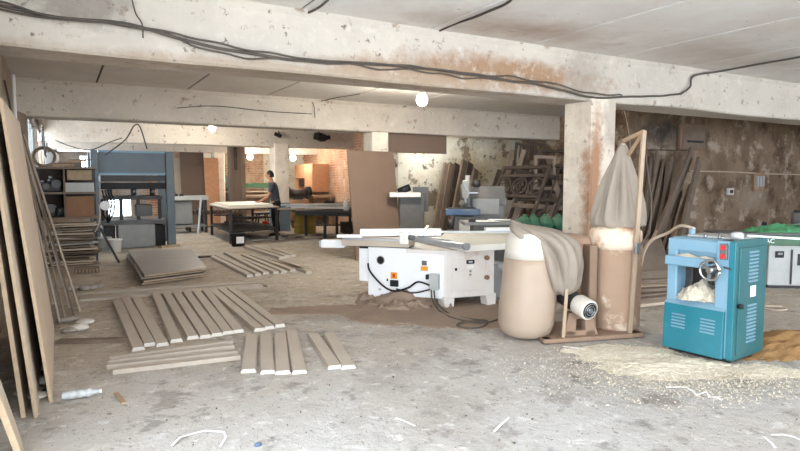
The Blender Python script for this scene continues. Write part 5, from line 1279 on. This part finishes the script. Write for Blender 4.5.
t = thing('green_bag','light green cloth bag slumped on the green machine behind the planer','bag',(q.x,q.y,zt+.17),-.6)
M['bag_green2'] = mat('light_green_cloth',(84,150,104),.8,var=.12)
MB().mound((0,0,0),.5,.24,.13,4,28).build('bag_body','bag_green2',t); MB().tube([Vector((.1,-.05,.08)),Vector((.25,-.1,.11)),Vector((.42,-.12,.03))],.02,8).build('strap','green',t)
q = PD(800,228,8.9)
t = thing('feed_motor','dark feed motor at the right edge on the green machine','motor',(q.x,q.y,zt+.172),-.6)
MB().cyl((0,0,0),(0,0,.24),.12).build('housing','grey_dark',t); MB().cyl((0,0,.24),(0,0,.27),.09).build('cap','dark',t)
q = PD(764,229,8.6)
t = thing('ball_knob','small dark knob standing on the green machine','knob',(q.x,q.y,zt+.17))
MB().ball((0,0,.09),.035,8).build('ball','black',t); MB().cyl((0,0,0),(0,0,.07),.012).build('stem','dark',t)

# ================================================================ FLOOR LITTER
heap(792,346,.95,.42,.16,'ochre sawdust heap on the floor right of the planer','ochre_dust',21,-.3)
p = P(788,344); tag(MB().bar((-.3,0,0),(.3,.02,.0),.05,.012).build('wood_strip','wood_light',loc=(p.x-.35,p.y,.045),rz=-.4),'pale wood strip lying on the ochre sawdust right of the planer','wood strip')
p = P(775,309); tag(MB().tube([Vector((.14*math.cos(a),.14*math.sin(a)*.8,.012)) for a in [2*math.pi*i/20 for i in range(18)]],.01,6).build('wire_loop','cable_pale',loc=(p.x,p.y,0)),'small pale wire loop on the floor right of the planer','wire')
def shav(name, label, pts, n, m, size, seed):
    rs = random.Random(seed); mb = MB()
    for k in range(n):
        (cx,cy,rx,ry,rot,h) = rs.choice(pts)
        r = rs.random()**.6; a = rs.uniform(0,6.283)
        x = r*math.cos(a)*rx; y = r*math.sin(a)*ry
        X = cx+x*math.cos(rot)-y*math.sin(rot); Y = cy+x*math.sin(rot)+y*math.cos(rot)
        s = size*rs.uniform(.4,1.4); z = h*(1-r)+rs.uniform(.001,.012)
        e = Euler((rs.uniform(-.6,.6),rs.uniform(-.6,.6),rs.uniform(0,6.28))).to_matrix()
        c = Vector((X,Y,z))
        v = [c+e@Vector(q) for q in ((-s,-s*.4,0),(0,-s*.45,s*.35),(s,-s*.4,0),(s,s*.4,.0),(0,s*.45,s*.35),(-s,s*.4,0))]
        for q in v: q.z = max(q.z,.001)
        mb._add(v,[(0,1,4,5),(1,2,3,4)])
    return tag(mb.build(name,m),label,'shavings',kind='stuff')
def ar(px,py,rx,ry,rot=-.52,h=.02): q = P(px,py); return (q.x,q.y,rx,ry,rot,h)
heap(668,368,.62,.34,.05,'low drift of pale shavings in front of the planer','shavings',31,-.55,cat='shavings',name='shavings_drift',pw=.8,n=110)
heap(625,355,.55,.3,.035,'low drift of pale shavings before the dust collector base','shavings',33,-.6,cat='shavings',name='shavings_drift',pw=.8,n=110)
heap(755,372,.38,.2,.03,'small drift of shavings at the right foot of the planer','shavings',35,-.5,cat='shavings',name='shavings_drift',pw=.8,n=110)
shav('wood_shavings','loose curled shavings strewn before the planer and dust collector',[ar(668,370,.8,.48),ar(625,356,.75,.4),ar(752,374,.55,.28),ar(690,388,.9,.4),ar(600,368,.9,.45),ar(720,384,.6,.35),ar(640,385,1.0,.5)],6500,'shavings',.0075,2)
def grit(label, n, seed, xs, ys, smin, smax, m):
    rs = random.Random(seed); mb = MB()
    for k in range(n):
        q = P(rs.uniform(*xs),rs.uniform(*ys)); s = rs.uniform(smin,smax)*rs.random()
        s = max(s,smin)
        e = Euler((rs.random()*3,rs.random()*3,rs.random()*3)).to_matrix()
        c = Vector((q.x,q.y,s*.3))
        v = [c+e@(Vector(w)*s*rs.uniform(.6,1)) for w in ((1,0,0),(-1,0,0),(0,.7,0),(0,-.7,0),(0,0,.6),(0,0,-.6))]
        mb._add(v,[(0,2,4),(2,1,4),(1,3,4),(3,0,4),(2,0,5),(1,2,5),(3,1,5),(0,3,5)])
    return tag(mb.build('floor_grit',m),label,'debris',kind='stuff')
grit('pale grit and crumbs of plaster scattered on the near floor',700,3,(60,800),(375,451),.003,.016,'debris')
grit('dark chips scattered over the concrete floor',260,5,(90,800),(330,451),.004,.014,'wood_dark')
grit('coarse rubble crumbs in the lower left corner',300,8,(20,270),(415,452),.003,.014,'debris')
def ribbon(pts, label, w=.012, m='strip'):
    ps = [P(*p) for p in pts]; c = sum(ps,Vector())/len(ps)
    mb = MB(); up = Vector((0,0,1)); loops = []
    for i, p in enumerate(ps):
        d = (ps[min(i+1,len(ps)-1)]-ps[max(i-1,0)]).normalized(); s = up.cross(d)
        z = .006+.008*(i%2)
        o = p-c
        loops.append([Vector((o.x,o.y,z))+s*w/2,Vector((o.x,o.y,z))-s*w/2,Vector((o.x,o.y,z+.003))-s*w/2,Vector((o.x,o.y,z+.003))+s*w/2])
    return tag(mb.rings(loops,smooth=False).build('edging_strip',m,loc=c),label,'edging strip','white edging strip offcuts')
ribbon([(563,347),(580,350),(597,351)],'white edging strip on the floor just left before the dust collector base',.02)
ribbon([(590,349),(602,355),(597,357)],'bent white edging strip before the dust collector base',.02)
ribbon([(600,354.5),(615,355),(632,356)],'straight white edging strip below the tall dust bag',.02)
ribbon([(666,388),(685,389),(693,392),(696,397)],'curled white edging strip in the shavings before the planer',.018)
ribbon([(696,396),(706,394),(710,398)],'short bright edging strip in front of the planer shavings',.022)
ribbon([(708,398),(716,399),(722,401)],'short white edging strip at the right end of the planer shavings',.018)
ribbon([(764,438),(772,446),(775,449)],'white edging strip piece at the lower right corner, bent to the left',.01)
ribbon([(771,436),(783,437),(794,438),(799,442)],'longer white edging strip at the lower right corner',.01)
ribbon([(494,433),(501,427),(509,419)],'white edging strip lying alone in the middle foreground',.012)
ribbon([(396,419),(406,424),(415,427)],'thin white strip left of the lone strip in the middle foreground',.008)
ribbon([(172,447),(180,440),(192,435),(205,433),(224,433)],'curled white strip among rubble at the bottom edge',.012)
ribbon([(224,433),(226,440),(220,448)],'white strip end curling down at the bottom edge',.010)
for k,(px,py) in enumerate([(0,0)]*0): pass
p = P(258,446); tag(MB().sack((0,0,0),.022,.018,.02,4).build('blue_scrap','blue',loc=(p.x,p.y,0)),'tiny blue scrap on the floor at the bottom edge','scrap')
for k,(px,py,s) in enumerate([(33,372,.12),(36,385,.1),(28,395,.09),(38,398,.07),(68,322,.1),(85,324,.09),(70,332,.08),(78,330,.1)]):
    p = P(px,py); tag(MB().sack((0,0,0),s,s*.8,s*.6,k).build('rubble_lump',['debris','slat_end'][k%2],loc=(p.x,p.y,0)),('dusty rubble lump behind the leaning boards at left' if k < 4 else 'rubble lump at the foot of the leaning strips'),'rubble','rubble behind the boards' if k < 4 else 'rubble at the strips')
slat((58,343),(140,341),.1,.03,'floor_ridge','low rough plank edge half buried on the floor left of the slat fan',None,m='wood_old',end='wood_old',rebate=False)
slat((116,394),(124,404),.03,.012,'wood_chip','small wood chip left of the crosswise rails',None,m='wood_mid',end='wood_mid',rebate=False)

# ================================================================ LIGHT, CAMERA
w = bpy.data.worlds.new('sky'); bpy.context.scene.world = w; w.use_nodes = True
bg = w.node_tree.nodes['Background']; bg.inputs[0].default_value = (.83,.93,1.06,1); bg.inputs[1].default_value = 9.0
def portal(loc, rot, sx, sy):
    l = bpy.data.lights.new('daylight_portal','AREA'); l.shape = 'RECTANGLE'; l.size = sx; l.size_y = sy; l.cycles.is_portal = True
    o = bpy.data.objects.new('daylight_portal',l); col.objects.link(o); o.location = loc; o.rotation_euler = rot
portal((-.6,-.7,1.35),(0,R(-90),0),2.7,7.6)
portal((9.6,-5.85,1.6),(R(90),0,0),20,2.6)
portal((-.4,18,2.1),(0,R(-90),0),1.0,6.4)
portal((1.5,22.05,2.55),(R(-90),0,0),5,.6)
portal((-.4,13.1,2.1),(0,R(-90),0),1.0,2.8)
cam = bpy.data.cameras.new('camera'); co = bpy.data.objects.new('camera',cam); col.objects.link(co)
cam.sensor_width = 36; cam.lens = FPX/800*36; cam.clip_start = .02; cam.clip_end = 200
co.location = (0,0,CH); co.rotation_euler = (R(90)-PIT,0,-YAW)
sc = bpy.context.scene; sc.camera = co
sc.view_settings.view_transform = 'Standard'; sc.view_settings.look = 'None'; sc.view_settings.exposure = .4; sc.view_settings.gamma = 1
sc.view_settings.use_curve_mapping = False
